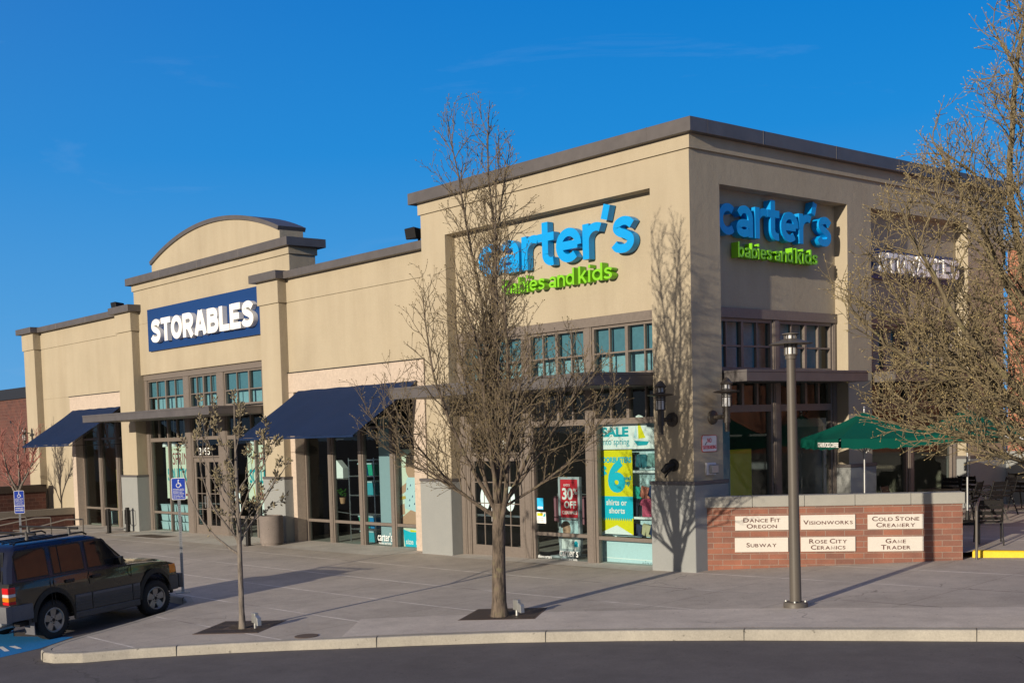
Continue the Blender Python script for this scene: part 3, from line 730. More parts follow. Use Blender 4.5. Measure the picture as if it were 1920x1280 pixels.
# ------------------------------------------------------------------ wall lamps, floodlights, wall fittings
def lantern_prof(mb_parts, c, s):
    gx, gy, gz = c
    cap, glassm, cage = mb_parts
    cap.lathe([(.0,.0),(.25*s,.03*s),(.27*s,.05*s),(.1*s,.085*s),(.085*s,.1*s)], (gx,gy,gz+.27*s), 24)
    glassm.lathe([(.085*s,0),(.085*s,.27*s)], c, 16); glassm.lathe([(.075*s,0),(.075*s,.1*s)], (gx,gy,gz+.36*s), 16)
    cap.lathe([(.0,0),(.115*s,.0),(.12*s,.03*s),(.085*s,.07*s),(.05*s,.12*s),(.0,.15*s)], (gx,gy,gz+.46*s), 20)
    for k in range(8):
        t_ = 2*math.pi*k/8; x = gx+.092*s*math.cos(t_); y = gy+.092*s*math.sin(t_); cage.box(x-.007*s,x+.007*s,y-.007*s,y+.007*s,gz,gz+.46*s)
    for h in (0,.2,.24): cage.lathe([(.094*s,0),(.098*s,.005*s),(.098*s,.018*s),(.094*s,.022*s)], (gx,gy,gz+h*s), 20)
def wall_lamp(p, n, label, s=1.0, z=3.1, off=.36):
    t = thing('wall_lamp', label, 'wall lamp', (p[0],p[1],z), group='bronze lantern wall lamps')
    px, py = p; nx, ny = n; q = (px+nx*off, py+ny*off)
    w = MB(); w.tube([(px,py,z),(px+nx*.04,py+ny*.04,z),(px+nx*.07,py+ny*.07,z)],[.15*s,.14*s,.06*s],16); w.tube([(px+nx*.05,py+ny*.05,z),(q[0],q[1],z)],.045*s,8); w.build('bracket', BRONZED, t, smooth=40)
    w = MB(); w.tube([(q[0],q[1],z-.3*s),(q[0],q[1],z-.12*s)],.045*s,10); w.tube([(q[0],q[1],z-.12*s),(q[0],q[1],z+.19*s)],.068*s,12); w.build('stem', BRONZED, t, smooth=40)
    cap, gl, cage = MB(), MB(), MB(); lantern_prof((cap,gl,cage),(q[0],q[1],z+.19*s),s)
    cap.build('lamp_shade', BRONZED, t, smooth=40); gl.build('lantern_glass', LANTERN, t, smooth=40); cage.build('cage', BRONZED, t)
BRONZED = plain('dark_bronze', (.05, .042, .036), .45)
wall_lamp((-.52,0),(0,-1),'dark bronze lantern lamp on the sunlit corner pier beside the sale window')
wall_lamp((0,.62),(1,0),'bronze lantern lamp on the shaded side of the corner pier above a small sign',1.0,3.12)
wall_lamp((-34.1,0),(0,-1),'small lantern lamp on the end pier at the far left of the row',1.0,3.05)
def flood(x, y, z, label):
    t = thing('floodlight', label, 'floodlight', (x,y,z), group='black floodlights on the parapets')
    w = MB(); w.hexa([(x-.22,y-.25,z+.06),(x+.18,y-.25,z+.06),(x+.14,y+.12,z+.1),(x-.18,y+.12,z+.1)],[(x-.22,y-.3,z+.34),(x+.18,y-.3,z+.34),(x+.14,y+.1,z+.3),(x-.18,y+.1,z+.3)]); w.build('housing', BLACK, t, bevel=.02)
    w = MB(); w.box(x-.03,x+.01,y+.0,y+.06,z-.2,z+.12); w.build('bracket', BLACK, t)
flood(-8.75,.25,7.88,'black floodlight on the wing parapet against the corner block')
flood(-26.4,.5,7.86,'black floodlight on the left wing parapet beside a pier')
RED = plain('sign_red', (.5,.03,.03), .5)
PALE = plain('sign_pale', (.62,.63,.68), .5)
def rrect(x0,x1,y0,y1,r,n=5):
    o = []
    for cx_,cy_,a0 in ((x1-r,y0+r,-90),(x1-r,y1-r,0),(x0+r,y1-r,90),(x0+r,y0+r,180)):
        o += [(cx_+r*math.cos(R(a0+90*k/n)),cy_+r*math.sin(R(a0+90*k/n))) for k in range(n+1)]
    return o
t = thing('warning_sign','small pale sign with red lettering on the shaded corner pier','sign',(0,.5,2.57))
S0 = SIDE(0,.26,2.42)
m_ = MB(); shape(m_,S0,rrect(0,.48,0,.34,.04),.004,.012); m_.build('sign_border',RED,t)
m_ = MB(); shape(m_,S0,rrect(.012,.468,.012,.328,.035),.0,.015); m_.build('sign_face',PALE,t)
m_ = MB(); put(m_,S0,'NO',.17,.19,.13,.09,.003,.0,.016); m_.build('lettering',RED,t)
m_ = MB(); put(m_,S0,'SKATEBOARDING',.03,.06,.42,.075,.003,.0,.016); m_.build('lettering',RED,t)
m_ = MB(); shape(m_,S0,[(.09,.15),(.1,.14),(.15,.2),(.14,.21)],.015,.019); m_.build('pictogram',BLACK,t)
t = thing('electrical_box','grey outlet box below the small sign on the corner pier','box',(0,.5,2.05))
w = MB(); w.box(0,.05,.36,.66,1.95,2.2); w.build('back_plate',PALE,t,bevel=.008)
w = MB(); w.box(.05,.13,.42,.64,1.98,2.16); w.build('cover',STEEL,t,bevel=.015)
t = thing('pipe_outlet','round black pipe outlet on the sunlit corner pier','pipe',(-.5,0,2.17))
w = MB(); w.lathe([(.13,0),(.13,-.03),(.1,-.05)],(-.5,-.0,2.17),20,'y'); w.build('flange',BLACK,t)
w = MB(); w.tube([(-.5,-.04,2.17),(-.53,-.16,2.15),(-.6,-.24,2.03)],[.075,.075,.06],12); w.tube([(-.46,-.06,2.12),(-.5,-.2,2.02),(-.54,-.24,1.93)],.02,6); w.build('spout',BLACK,t,smooth=40)
# door numbers (vinyl on the glass over the doors)
VINYL = plain('white_vinyl', (.8,.84,.84), .5)
def vinyl(s, xf, u, v, w_, h_, label, cat='lettering', mat=None, off=.0, name='window_lettering', org=(0,0,0)):
    m_ = MB(); put(m_, xf, s, u, v, w_, h_, .003, off); o = m_.build(name, mat or VINYL, None, origin=org); return tag(o, label, cat)
vinyl('99', FRONT(-6.0,.36,2.56), 0,0,.3,.2,'white door number on the glass over the corner shop doors','number',None,.02,'door_number',(-6,.36,2.56))
vinyl('3195', FRONT(-20.95,.49,2.52), 0,0,.72,.24,'white door number on the glass over the tower shop doors','number',None,.006,'door_number',(-20.9,.49,2.52))
m_ = MB(); put(m_, lambda a,b,c: (-.40,4.62-a,3.02+b), '29', 0,0,.36,.2,.003,.02); tag(m_.build('door_number',VINYL,None,origin=(-.4,4.4,3.0)),'mirrored white number on the shaded right hand shopfront','number')

# ------------------------------------------------------------------ window displays
def C(name, c, rough=.6): return plain(name, c, rough)
TEAL = C('teal_print',(.0,.36,.42)); AQUA = C('aqua_print',(.0,.5,.66)); CHART = C('chartreuse_print',(.80,.70,.0)); PAPER = C('white_card',(.84,.86,.84))
CREAM = C('cream_card',(.72,.76,.62)); MAROON = C('maroon_print',(.26,.03,.035)); GOLD = C('gold_print',(.55,.38,.08)); SKIN = C('printed_skin',(.52,.3,.2)); HAIR = C('printed_hair',(.05,.03,.022))
GREYF = C('grey_frame',(.42,.45,.48)); REDP = C('red_print',(.62,.02,.035)); PALEB = C('pale_blue_card',(.55,.72,.76)); SLATE = C('slate_film',(.3,.4,.44))
class Poster:
    def __init__(s, name, label, x, y, z, w_, h_, mat=PAPER, cat='poster', group=None, outline=None):
        s.t = thing(name, label, cat, (x,y,z), group=group); s.f = FRONT(x,y,z); s.k = 0
        m_ = MB(); shape(m_, s.f, outline or rect(0,w_,0,h_), 0, .006); m_.build('card', mat, s.t)
    def poly(s, pts, mat, name='printed_shape'):
        s.k += 1; m_ = MB(); d = .006+.0015*s.k
        for p in (pts if isinstance(pts[0], list) else [pts]): shape(m_, s.f, p, .002, d)
        m_.build(name, mat, s.t); return s
    def text(s, tx, u, v, w_, h_, mat, off=.0):
        s.k += 1; m_ = MB(); put(m_, s.f, tx, u, v, w_, h_, .002, off, .006+.0015*s.k); m_.build('lettering', mat, s.t); return s
# corner shop, right hand window
p = Poster('sale_poster','white sale card with a little printed sailboat hanging high in the corner window',-3.02,.56,2.50,1.4,.56,PAPER,
  outline=[(0,0),(1.56,0),(1.56,.45),(1.37,.47),(1.33,.62),(1.25,.70),(1.15,.74),(1.04,.70),(.95,.58),(0,.52)])
p.text('SALE',.07,.27,.78,.22,TEAL,.05).text('into spring',.07,.05,.8,.18,TEAL)
p.poly([(1.0,.18),(1.42,.16),(1.36,.08),(1.1,.07)],TEAL).poly([(1.13,.22),(1.11,.66),(1.32,.24)],CHART).poly([(1.09,.22),(1.07,.52),(.99,.24)],PALEB)
p = Poster('price_poster','tall chartreuse and aqua poster with a giant numeral in the corner window',-3.08,.58,.62,.98,1.86,CHART)
p.poly([rect(0,.98,.36,.84)],AQUA).text('DOORBUSTERS',.02,1.58,0.94,.13,AQUA,.04).text('$',.08,1.2,.17,.32,AQUA,.03).text('6',.28,.92,.5,.74,AQUA,.05)
p.text('and',.74,1.2,.2,.1,TEAL,.03).text('up',.79,1.06,.12,.11,TEAL,.03).text('shirts or',.22,.64,.6,.13,PAPER,.03).text('shorts',.3,.46,.46,.13,PAPER,.03)
p.poly([[(.03+.062*k,.36),(.06+.062*k,.3),(.075+.062*k,.36)] for k in range(15)],AQUA).poly([(0,0),(.98,0),(.52,.2)],PAPER)
p = Poster('sill_panel','pale blue panel low in the corner window with faint grey wording',-3.2,.62,-.1,2.05,.58,PALEB,'panel')
p.text('sizes',1.3,.03,.36,.14,SLATE,.01).poly([rect(0,1.85,.17,.19)],PAPER)
w = MB(); w.box(-3.3,-1.0,.86,.9,.55,3.05); tag(w.build('display_wall',PALEB,None,origin=(-2,.88,.5)),'pale blue back panel behind the hanging clothes in the corner window','panel')
def shelf(z, lab):
    w = MB(); w.box(-2.38,-1.2,.6,.85,z,z+.05); tag(w.build('display_shelf',PAPER,None,origin=(-1.4,.7,z)),lab,'shelf')
shelf(1.98,'white display shelf between rows of little clothes in the corner window, the upper one'); shelf(.97,'white display shelf under the printed shirts in the corner window, the lower one')
def garment(kind, x, z, c, label, s=1.0, tilt=0, nm=None):
    x -= .5
    mt = c if not isinstance(c, tuple) else C(label.replace(' ','_')[:30], c, .9)
    if kind == 'shorts': pl = [(-.13,.14),(.13,.14),(.17,-.13),(.02,-.16),(0,-.02),(-.02,-.16),(-.17,-.13)]
    else: pl = [(-.07,.2),(.07,.2),(.13,.18),(.2,.08),(.15,.03),(.13,.06),(.13,-.22),(-.13,-.22),(-.13,.06),(-.15,.03),(-.2,.08),(-.13,.18)]
    ca, sa = math.cos(tilt), math.sin(tilt)
    pl = [(s*(a*ca-b*sa), s*(a*sa+b*ca)) for a, b in pl]
    m_ = MB(); shape(m_, FRONT(x,.8,z), pl, .06, .11)
    return tag(m_.build(nm or ('toddler_shorts' if kind == 'shorts' else 'toddler_shirt'), mt, None, bevel=.015, origin=(x,.78,z)), label, kind, 'little clothes in the corner window')
for a in ((( 'shorts',-1.74,2.24,(.09,.12,.17),'grey blue shorts on the top line, first from the price poster')),
          ('shorts',-1.45,2.24,(.03,.16,.2),'dark teal shorts on the top line, beside the grey blue pair'),
          ('shorts',-1.14,2.26,(.2,.36,.34),'pale sage shorts on the top line next to the pier'),
          ('shorts',-1.83,1.62,(.55,.03,.07),'red shorts pegged on the middle line next to the price poster',.9,-.25),
          ('shorts',-1.6,1.55,(.03,.48,.38),'mint green shorts pegged on the middle line',.9,-.2),
          ('shorts',-1.37,1.55,(.68,.22,.15),'coral shorts pegged on the middle line',.9,-.2),
          ('shorts',-1.14,1.56,(.02,.04,.12),'navy shorts pegged on the middle line next to the pier',.9,-.2),
          ('shirt',-1.7,1.22,(.02,.025,.045),'black patterned shirt under the middle line of shorts',1.0,0),
          ('shirt',-1.32,1.22,(.6,.1,.18),'pink polo shirt under the middle line of shorts',1.0,0),
          ('shorts',-1.8,.75,(.6,.1,.19),'pink shorts on the lowest line next to the price poster',.9,-.3),
          ('shorts',-1.58,.72,(.03,.04,.09),'dark plaid shorts on the lowest line',.9,-.25),
          ('shorts',-1.35,.73,(.48,.43,.26),'khaki shorts on the lowest line',.9,-.25),
          ('shorts',-1.12,.72,(.015,.03,.08),'dark navy shorts on the lowest line next to the pier',.9,-.2)): garment(*a)
# corner shop, middle window: standing sign
t = thing('stand_sign','grey framed floor stand with a red clearance card over a photo of a child','sign',(-4.35,1.0,-.05))
w = MB(); w.box(-4.72,-4.66,.96,1.04,.1,1.86); w.box(-4.10,-4.04,.96,1.04,.1,1.86); w.box(-4.66,-4.10,.97,1.03,1.8,1.86); w.box(-4.66,-4.10,.97,1.03,.86,.9); w.box(-4.66,-4.10,.97,1.03,.1,.16); w.box(-4.76,-4.00,.7,1.3,-.04,.02); w.box(-4.70,-4.66,.97,1.03,.02,.1); w.box(-4.10,-4.06,.97,1.03,.02,.1); w.build('stand_frame',GREYF,t)
f = FRONT(-4.66,.99,.9)
m_ = MB(); shape(m_,f,rect(0,.56,0,.9),0,.01); m_.build('red_card',REDP,t)
m_ = MB(); put(m_,f,'extra',.1,.74,.2,.06,.002,0,.011); put(m_,f,'30',.05,.42,.34,.28,.002,.03,.011); put(m_,f,'%',.4,.55,.13,.14,.002,.01,.011); put(m_,f,'OFF',.11,.22,.38,.17,.002,.03,.011); put(m_,f,'CLEARANCE',.04,.08,.48,.08,.002,.02,.011); m_.build('lettering',PAPER,t)
f = FRONT(-4.66,.99,.42)
m_ = MB(); shape(m_,f,rect(0,.56,0,.42),0,.008); m_.build('photo_card',PALEB,t)
m_ = MB(); shape(m_,f,ell(.17,.2,.13,.16),.0,.011); shape(m_,f,[(.02,0),(.34,0),(.25,.1),(.1,.12)],0,.011); m_.build('printed_face',SKIN,t)
m_ = MB(); shape(m_,f,ell(.15,.27,.15,.13,14,20,200),.0,.0135); m_.build('printed_hair',HAIR,t)
f = FRONT(-4.66,.99,.16)
m_ = MB(); shape(m_,f,rect(0,.56,0,.25),0,.008); m_.build('coupon_card',PAPER,t)
m_ = MB(); shape(m_,f,[(.4,.06),(.52,.06),(.52,.16),(.46,.2),(.4,.16)],0,.011); m_.build('printed_house',AQUA,t)
p = Poster('window_notice','small sky blue notice stuck on the middle corner shop window',-4.84,.375,1.12,.2,.27,C('sky_notice',(.02,.42,.75)),'notice'); p.poly([rect(.02,.18,.02,.07)],PAPER)
p = Poster('window_notice','white printed notice stuck below the blue one on the corner shop window',-4.86,.375,.8,.3,.26,PAPER,'notice'); p.poly([rect(.02,.2,.17,.24)],CHART).poly([(.2,.16),(.28,.16),(.28,.25)],TEAL).poly([[(.03,.03+.04*k),(.22,.03+.04*k),(.22,.045+.04*k),(.03,.045+.04*k)] for k in range(3)],GREYF)
vinyl("carter's",FRONT(-4.15,.375,.06),0,0,.58,.2,'white lettering low on the middle corner shop window under the floor stand','lettering',None,.004,'window_lettering',(-4.1,.375,0))
vinyl('babies and kids',FRONT(-4.1,.375,-.02),0,0,.5,.05,'thin white line of words under the larger lettering on the middle corner window','lettering',None,0,'window_lettering',(-4,.375,0))
vinyl('#lovecarters',FRONT(-4.85,.375,-.02),0,0,.45,.08,'small white tag words in the lower left corner of the middle corner window','lettering',None,.01,'window_lettering',(-4.8,.375,0))
w = MB(); w.box(-3.55,-3.1,1.5,1.95,-.04,.5); w.box(-3.55,-3.1,1.5,1.95,.53,.75); w.box(-3.55,-3.1,1.5,1.95,.78,1.0); tag(w.build('drawer_unit',PAPER,None,origin=(-3.3,1.7,0)),'white drawer unit inside the corner shop behind the floor stand','cabinet')
def round_sticker(x, label):
    m_ = MB(); shape(m_,FRONT(x,.36,1.05),ell(0,.3,.17,.3,24),0,.004); tag(m_.build('door_sticker',PALEB,None,origin=(x,.36,1.3)),label,'sticker','pale oval stickers on the corner shop doors')
round_sticker(-6.62,'pale blue oval sticker on the left leaf of the corner shop doors'); round_sticker(-5.74,'pale blue oval sticker on the right leaf of the corner shop doors')
for x, y, z, c, n_ in ((-6.3,3.2,0,(.3,.12,.15),'maroon'),(-4.4,3.6,0,(.12,.2,.3),'blue'),(-5.2,4.2,0,(.4,.35,.2),'beige')):
    t = thing('clothes_rack','%s clothes on a rail inside the corner shop'%n_,'clothes rack',(x,y,-.04))
    w = MB(); w.tube([(x-.6,y,-.04),(x-.6,y,1.3),(x+.6,y,1.3),(x+.6,y,-.04)],.02,6); w.build('rail',STEEL,t)
    w = MB()
    for k in range(9): w.box(x-.55+k*.125,x-.47+k*.125,y-.22,y+.22,.6-.03*(k%3),1.24)
    w.build('hanging_clothes',C('cloth_'+n_,c,.9),t,bevel=.01)
w = MB(); w.box(-1.0,-.97,1.6,2.5,-.1,3.2); tag(w.build('display_backdrop',SLATE,None,origin=(-1,2,0)),'tall slate blue panel inside the shaded right hand shopfront','panel')
p_ = MB(); p_.box(-1.25,-1.2,2.75,3.6,.2,2.4); tag(p_.build('display_backdrop',CHART,None,origin=(-1.2,3.2,0)),'tall chartreuse panel inside the shaded right hand shopfront','panel')
t = thing('inner_door','pale framed glass door standing inside the shaded right hand shopfront','door',(-1.4,6.2,.3))
w = MB(); w.box(-1.45,-1.37,5.5,5.66,-.04,3.05); w.box(-1.45,-1.37,6.74,6.9,-.04,3.05); w.box(-1.45,-1.37,5.66,6.74,2.85,3.05); w.box(-1.45,-1.37,5.66,6.74,-.04,.3); w.build('door_frame',PAPER,t)
w = MB(); w.box(-1.43,-1.41,5.66,6.74,.3,2.85); w.build('door_leaf',SLATE,t)
# wing shop windows
BINB = C('blue_bin',(.02,.22,.5),.3); BINT = C('teal_bin',(.05,.34,.42),.3); BING = C('green_bin',(.02,.34,.22),.3); BINC = C('clear_bin',(.42,.58,.62),.3)
def storage_bin(x, y, z, w_, h_, mat, label, group='plastic bins on wire shelving'):
    t = thing('storage_bin',label,'bin',(x,y,z),group=group)
    m_ = MB(); m_.hexa([(x-w_*.45,y-.17,z),(x+w_*.45,y-.17,z),(x+w_*.45,y+.17,z),(x-w_*.45,y+.17,z)],[(x-w_/2,y-.2,z+h_*.88),(x+w_/2,y-.2,z+h_*.88),(x+w_/2,y+.2,z+h_*.88),(x-w_/2,y+.2,z+h_*.88)]); m_.build('tub',mat,t,bevel=.01)
    m_ = MB(); m_.box(x-w_*.53,x+w_*.53,y-.215,y+.215,z+h_*.885,z+h_); m_.build('lid',BINC,t,bevel=.008)
t = thing('wire_shelving','open chrome wire shelving with coloured bins behind the wing windows','shelving',(-12.6,1.3,-.14))
w = MB()
for x in (-13.2,-12.0):
    for y in (1.05,1.55): w.tube([(x,y,-.14),(x,y,2.35)],.018,6)
w.build('post',CHROME,t)
for z in (.3,.72,1.28,1.84,2.3):
    w = MB()
    for k in range(6): w.box(-13.2,-12.0,1.06+.095*k,1.07+.095*k,z-.02,z-.005)
    w.box(-13.2,-12.0,1.04,1.055,z-.03,z); w.build('wire_shelf',CHROME,t)
for i, (x, z, ww, hh, mt, lb) in enumerate(((-12.62,1.84,.4,.36,BINB,'blue bin on the top wire shelf'),(-12.2,1.84,.36,.36,BING,'sea green bin on the top wire shelf beside the blue one'),(-12.45,1.28,.6,.4,BINT,'wide teal bin on the third wire shelf'),
      (-12.62,.32,.5,.36,BING,'bright green bin on the low wire shelf'),(-12.2,.32,.34,.36,BINB,'blue bin on the low wire shelf beside the green one'),(-12.45,-.13,.7,.38,BINT,'big teal bin on the floor under the wire shelving'))): storage_bin(x,1.3,z,ww,hh,mt,lb)
t = thing('file_rack','thin chrome stand carrying a white magazine holder behind the first wing window','stand',(-14.1,1.3,-.14))
w = MB(); w.tube([(-14.15,1.25,-.14),(-14.15,1.25,3.0)],.016,6); w.tube([(-14.15,1.25,2.9),(-13.8,1.35,2.9)],.014,6); w.tube([(-14.15,1.25,1.72),(-13.6,1.35,1.72)],.014,6); w.tube([(-14.15,1.25,.75),(-13.6,1.35,.7)],.014,6); w.build('post',CHROME,t)
m_ = MB(); m_.prism([(-14.12,1.75),(-13.7,1.75),(-13.7,2.05),(-14.0,2.28),(-14.12,2.28)],1.2,1.4,'y'); m_.build('magazine_holder',PAPER,t)
t = thing('potted_plant','little green plant in a terracotta pot inside the first wing window','plant',(-13.75,1.2,1.0))
w = MB(); w.lathe([(.07,0),(.1,.18)],(-13.75,1.2,1.0),12); w.build('pot',C('terracotta',(.4,.22,.12)),t)
w = MB()
for k in range(26):
    a_ = random.uniform(0,6.3); r_ = random.uniform(.02,.14); q = Vector((-13.75+r_*math.cos(a_),1.2+r_*math.sin(a_),1.2+random.uniform(0,.2)))
    w.quad(q+Vector((-.03,0,0)),q+Vector((0,.03,.02)),q+Vector((.03,0,.06)),q+Vector((0,-.03,.04)))
w.build('leaves',C('leaf_green',(.06,.22,.03)),t)
w = MB(); w.box(-11.55,-10.6,.9,.93,-.1,3.5); tag(w.build('window_film',SLATE,None,origin=(-11,.9,0)),'plain slate blue panel behind the third wing window','panel')
vinyl("carter's",FRONT(-11.35,.615,.06),0,0,.66,.24,'white lettering low on the slate blue third wing window','lettering',None,.004,'window_lettering',(-11.3,.615,0))
vinyl('babies and kids',FRONT(-11.3,.615,-.03),0,0,.55,.06,'thin white words under the lettering on the slate blue wing window','lettering',None,0,'window_lettering',(-11.3,.615,0))
p = Poster('photo_poster','large photo poster of a dark haired child in the last wing window',-10.62,.8,.48,1.15,2.1,CREAM)
p.poly(ell(.62,1.62,.25,.33),SKIN).poly(ell(.68,1.76,.29,.26,18,0,215),HAIR).poly([(.3,.5),(.9,.35),(1.1,.6),(1.1,1.2),(.85,1.34),(.45,1.34),(.3,1.1)],PALEB)
p.poly([(.08,.02),(.85,.02),(.8,.4),(.55,.46),(.12,.22)],SKIN).poly([(.1,.85),(.36,.95),(.4,1.2),(.12,1.05)],SKIN).poly([(.1,.3),(.3,.34),(.28,.62),(.1,.58)],SKIN)
p.poly([(.84,.02),(1.0,.02),(.98,.5),(.84,.38)],HAIR).poly([(1.0,.02),(1.15,.02),(1.15,.4),(1.02,.36)],CHART).poly([(.1,.72),(.36,.76),(.34,.84),(.1,.8)],GOLD)
p.poly([[(u,v),(u+.04,v+.01),(u+.03,v+.06)] for u,v in ((.5,.7),(.62,.8),(.42,1.0),(.55,1.1),(.75,.95),(.9,.75),(.48,.55),(.7,.6),(.95,1.05))],BOARD)
p = Poster('size_poster','turquoise low poster with white wording in the last wing window',-10.62,.8,-.12,1.15,.56,CREAM)
p.poly([(.28,.0),(1.15,.0),(1.15,.46),(.5,.46),(.2,.52),(.22,.25)],AQUA).poly([(.5,.46),(1.15,.46),(1.15,.5),(.8,.49),(.5,.52)],CHART).text('size',.3,.12,.32,.14,PAPER,.02).text('nb-8',.74,.12,.38,.16,PAPER,.02)
# tower shop windows
def spring(x, z, label):
    p = Poster('sale_banner',label,x,.85,z,2.2,1.85,CREAM,'banner','spring sale banners')
    p.text('SPRING',.5,1.2,1.45,.42,MAROON,.0).text('SOLUTIONS',.1,.62,2.0,.46,TEAL,.03).text('SALE',.55,.1,1.3,.42,MAROON,.03)
    p.poly([(.25,1.25),(.29,1.25),(.5,1.75),(.46,1.75)],GOLD).poly([(.3,.5),(.34,.5),(.46,.06),(.42,.06)],GOLD)
spring(-24.0,.98,'pale banner of maroon and teal words in the window left of the tower doors')
spring(-18.45,.95,'pale banner of maroon and teal words in the window right of the tower doors')
for i in range(4):
    for j in range(3):
        storage_bin(-24.15+i*.6,.95,-.14+j*.31,.55,.29,BINC,'clear bin in the stack under the left spring banner, %s row, %s'%(('floor','middle','top')[j],('first from the pier','second from the pier','second from the doors','next to the doors')[i]),'clear bins stacked under the spring banner')
def bell(x, label):
    m_ = MB(); m_.lathe([(.01,.3),(.05,.28),(.06,.2),(.1,.12),(.12,.0)],(x,1.0,2.82),14); m_.tube([(x,1.0,3.1),(x,1.0,4.1)],.008,5)
    tag(m_.build('pendant_lamp',PAPER,None,origin=(x,1.0,2.82),smooth=40),label,'lamp','white bell lamps in the tower shop windows')
for x, l_ in ((-24.28,'first'),(-23.62,'second'),(-22.86,'third'),(-22.2,'fourth')): bell(x,'small white bell lamp over the left spring banner, %s from the pier'%l_)
bell(-18.3,'small white bell lamp over the right spring banner')
for k in range(2):
    t = thing('file_cabinet',('pale drawer unit in the right tower window, the one next to the pier','pale drawer unit in the right tower window, further from the pier')[k],'cabinet',(-16.6-k*.75,1.1,-.14),group='drawer units in the right tower window')
    x = -16.6-k*.75
    w = MB(); w.box(x-.33,x+.33,.85,1.3,-.14,.98); w.build('carcass',PALEB,t,bevel=.008)
    for j in range(2):
        w = MB(); w.box(x-.3,x+.3,.835,.85,-.1+j*.54,.4+j*.54); q = w.build('drawer',PAPER,t,bevel=.004); m_ = MB(); m_.box(x-.05,x+.05,.825,.836,.2+j*.54,.24+j*.54); m_.build('handle',BLACK,q)
p = Poster('window_notice','pale card stuck on the glass right of the tower doors, the upper of two',-18.75,.505,1.02,.32,.3,PALEB,'notice'); p.poly([rect(.05,.27,.1,.14)],SLATE)
p = Poster('window_notice','pale card stuck on the glass right of the tower doors, the lower of two',-18.72,.505,.6,.3,.32,PALEB,'notice'); p.poly([rect(.05,.25,.1,.2)],SLATE)
# left wing shop
WOOD = varied('pale_wood',(.42,.28,.12),(.5,.35,.17),4,.6)
t = thing('wooden_shelf','pale wooden stand of shelves in the far left shop window','shelving',(-28.0,1.2,-.2))
w = MB()
for x in (-28.4,-27.6): w.box(x-.03,x+.03,1.0,1.06,-.2,2.0)
w.build('post',WOOD,t)
for z in (.1,.45,1.0,1.5,1.95):
    w = MB(); w.box(-28.4,-27.6,.98,1.4,z,z+.05); w.build('board',WOOD,t)
t = thing('easel','pale wooden easel in the far left shop window next to the pier','easel',(-26.4,1.4,-.2))
w = MB(); w.tube([(-26.9,1.2,-.2),(-26.5,1.4,2.1)],.03,5); w.tube([(-26.0,1.2,-.2),(-26.4,1.4,2.1)],.03,5); w.tube([(-26.75,1.25,.6),(-26.15,1.25,.6)],.03,5); w.build('leg',WOOD,t)
for x, z, s_, l_ in ((-28.2,.5,.3,'white box on the wooden shelves in the far left shop'),(-29.3,-.2,.5,'pale crate on the floor of the far left shop'),(-27.8,1.05,.28,'white carton on the middle wooden board in the far left shop')):
    w = MB(); w.box(x-s_/2,x+s_/2,1.05,1.05+s_,z,z+s_); w.box(x-s_*.53,x+s_*.53,1.04,1.06+s_,z+s_,z+s_+.04); tag(w.build('carton',PALEB,None,bevel=.01,origin=(x,1.2,z)),l_,'box')
# ------------------------------------------------------------------ patio and its brick wall
mb = MB(); g_ = 10
PX0, PX1, PY0, PY1 = 0.0, 14.0, .0, 18.0
def zp(x, y): return min(.145+.05*y, .62)
edge = [(.02,.30),(3.80,3.36),(3.86,3.72),(14,6.87)]
def yedge(x):
    for (a, ya), (b, yb) in zip(edge, edge[1:]):
        if a <= x <= b: return ya+(yb-ya)*(x-a)/(b-a)
    return edge[0][1]
pxs = [-.3,.02,.6,1.3,2,2.8,3.4,3.8,3.86,4.5,5.5,7,9,11,14]
for x in pxs:
    for j in range(6):
        y = yedge(x)+.1+(24-yedge(x)-.1)*(j/5)**1.6; mb.v.append((x, y, zp(x, y)))
for i in range(len(pxs)-1):
    for j in range(5): a = i*6+j; mb.f.append((a,a+6,a+7,a+1)); mb.mi.append(0)
tag(mb.build('patio_floor', PAVE), kind='structure')
KY = [(3.82,3.70),(4.5,3.91),(5.6,4.25),(7.2,4.75),(9.5,5.46),(14,6.85)]
mb = MB(); pr = [(-.012,-.3),(-.006,-.02),(.012,.0),(.16,.0),(.165,-.06)]
offs = {d: offset_line(KY, d) for d, _ in pr}
for i, (x, y) in enumerate(KY):
    for d, h in pr: q = offs[d][i]; mb.v.append((q[0], q[1], zp(x, y)+.008+h))
for i in range(len(KY)-1):
    for j in range(4): a = i*5+j; mb.f.append((a,a+1,a+6,a+5)); mb.mi.append(0)
tag(mb.build('patio_kerb', YELLOW), kind='structure')

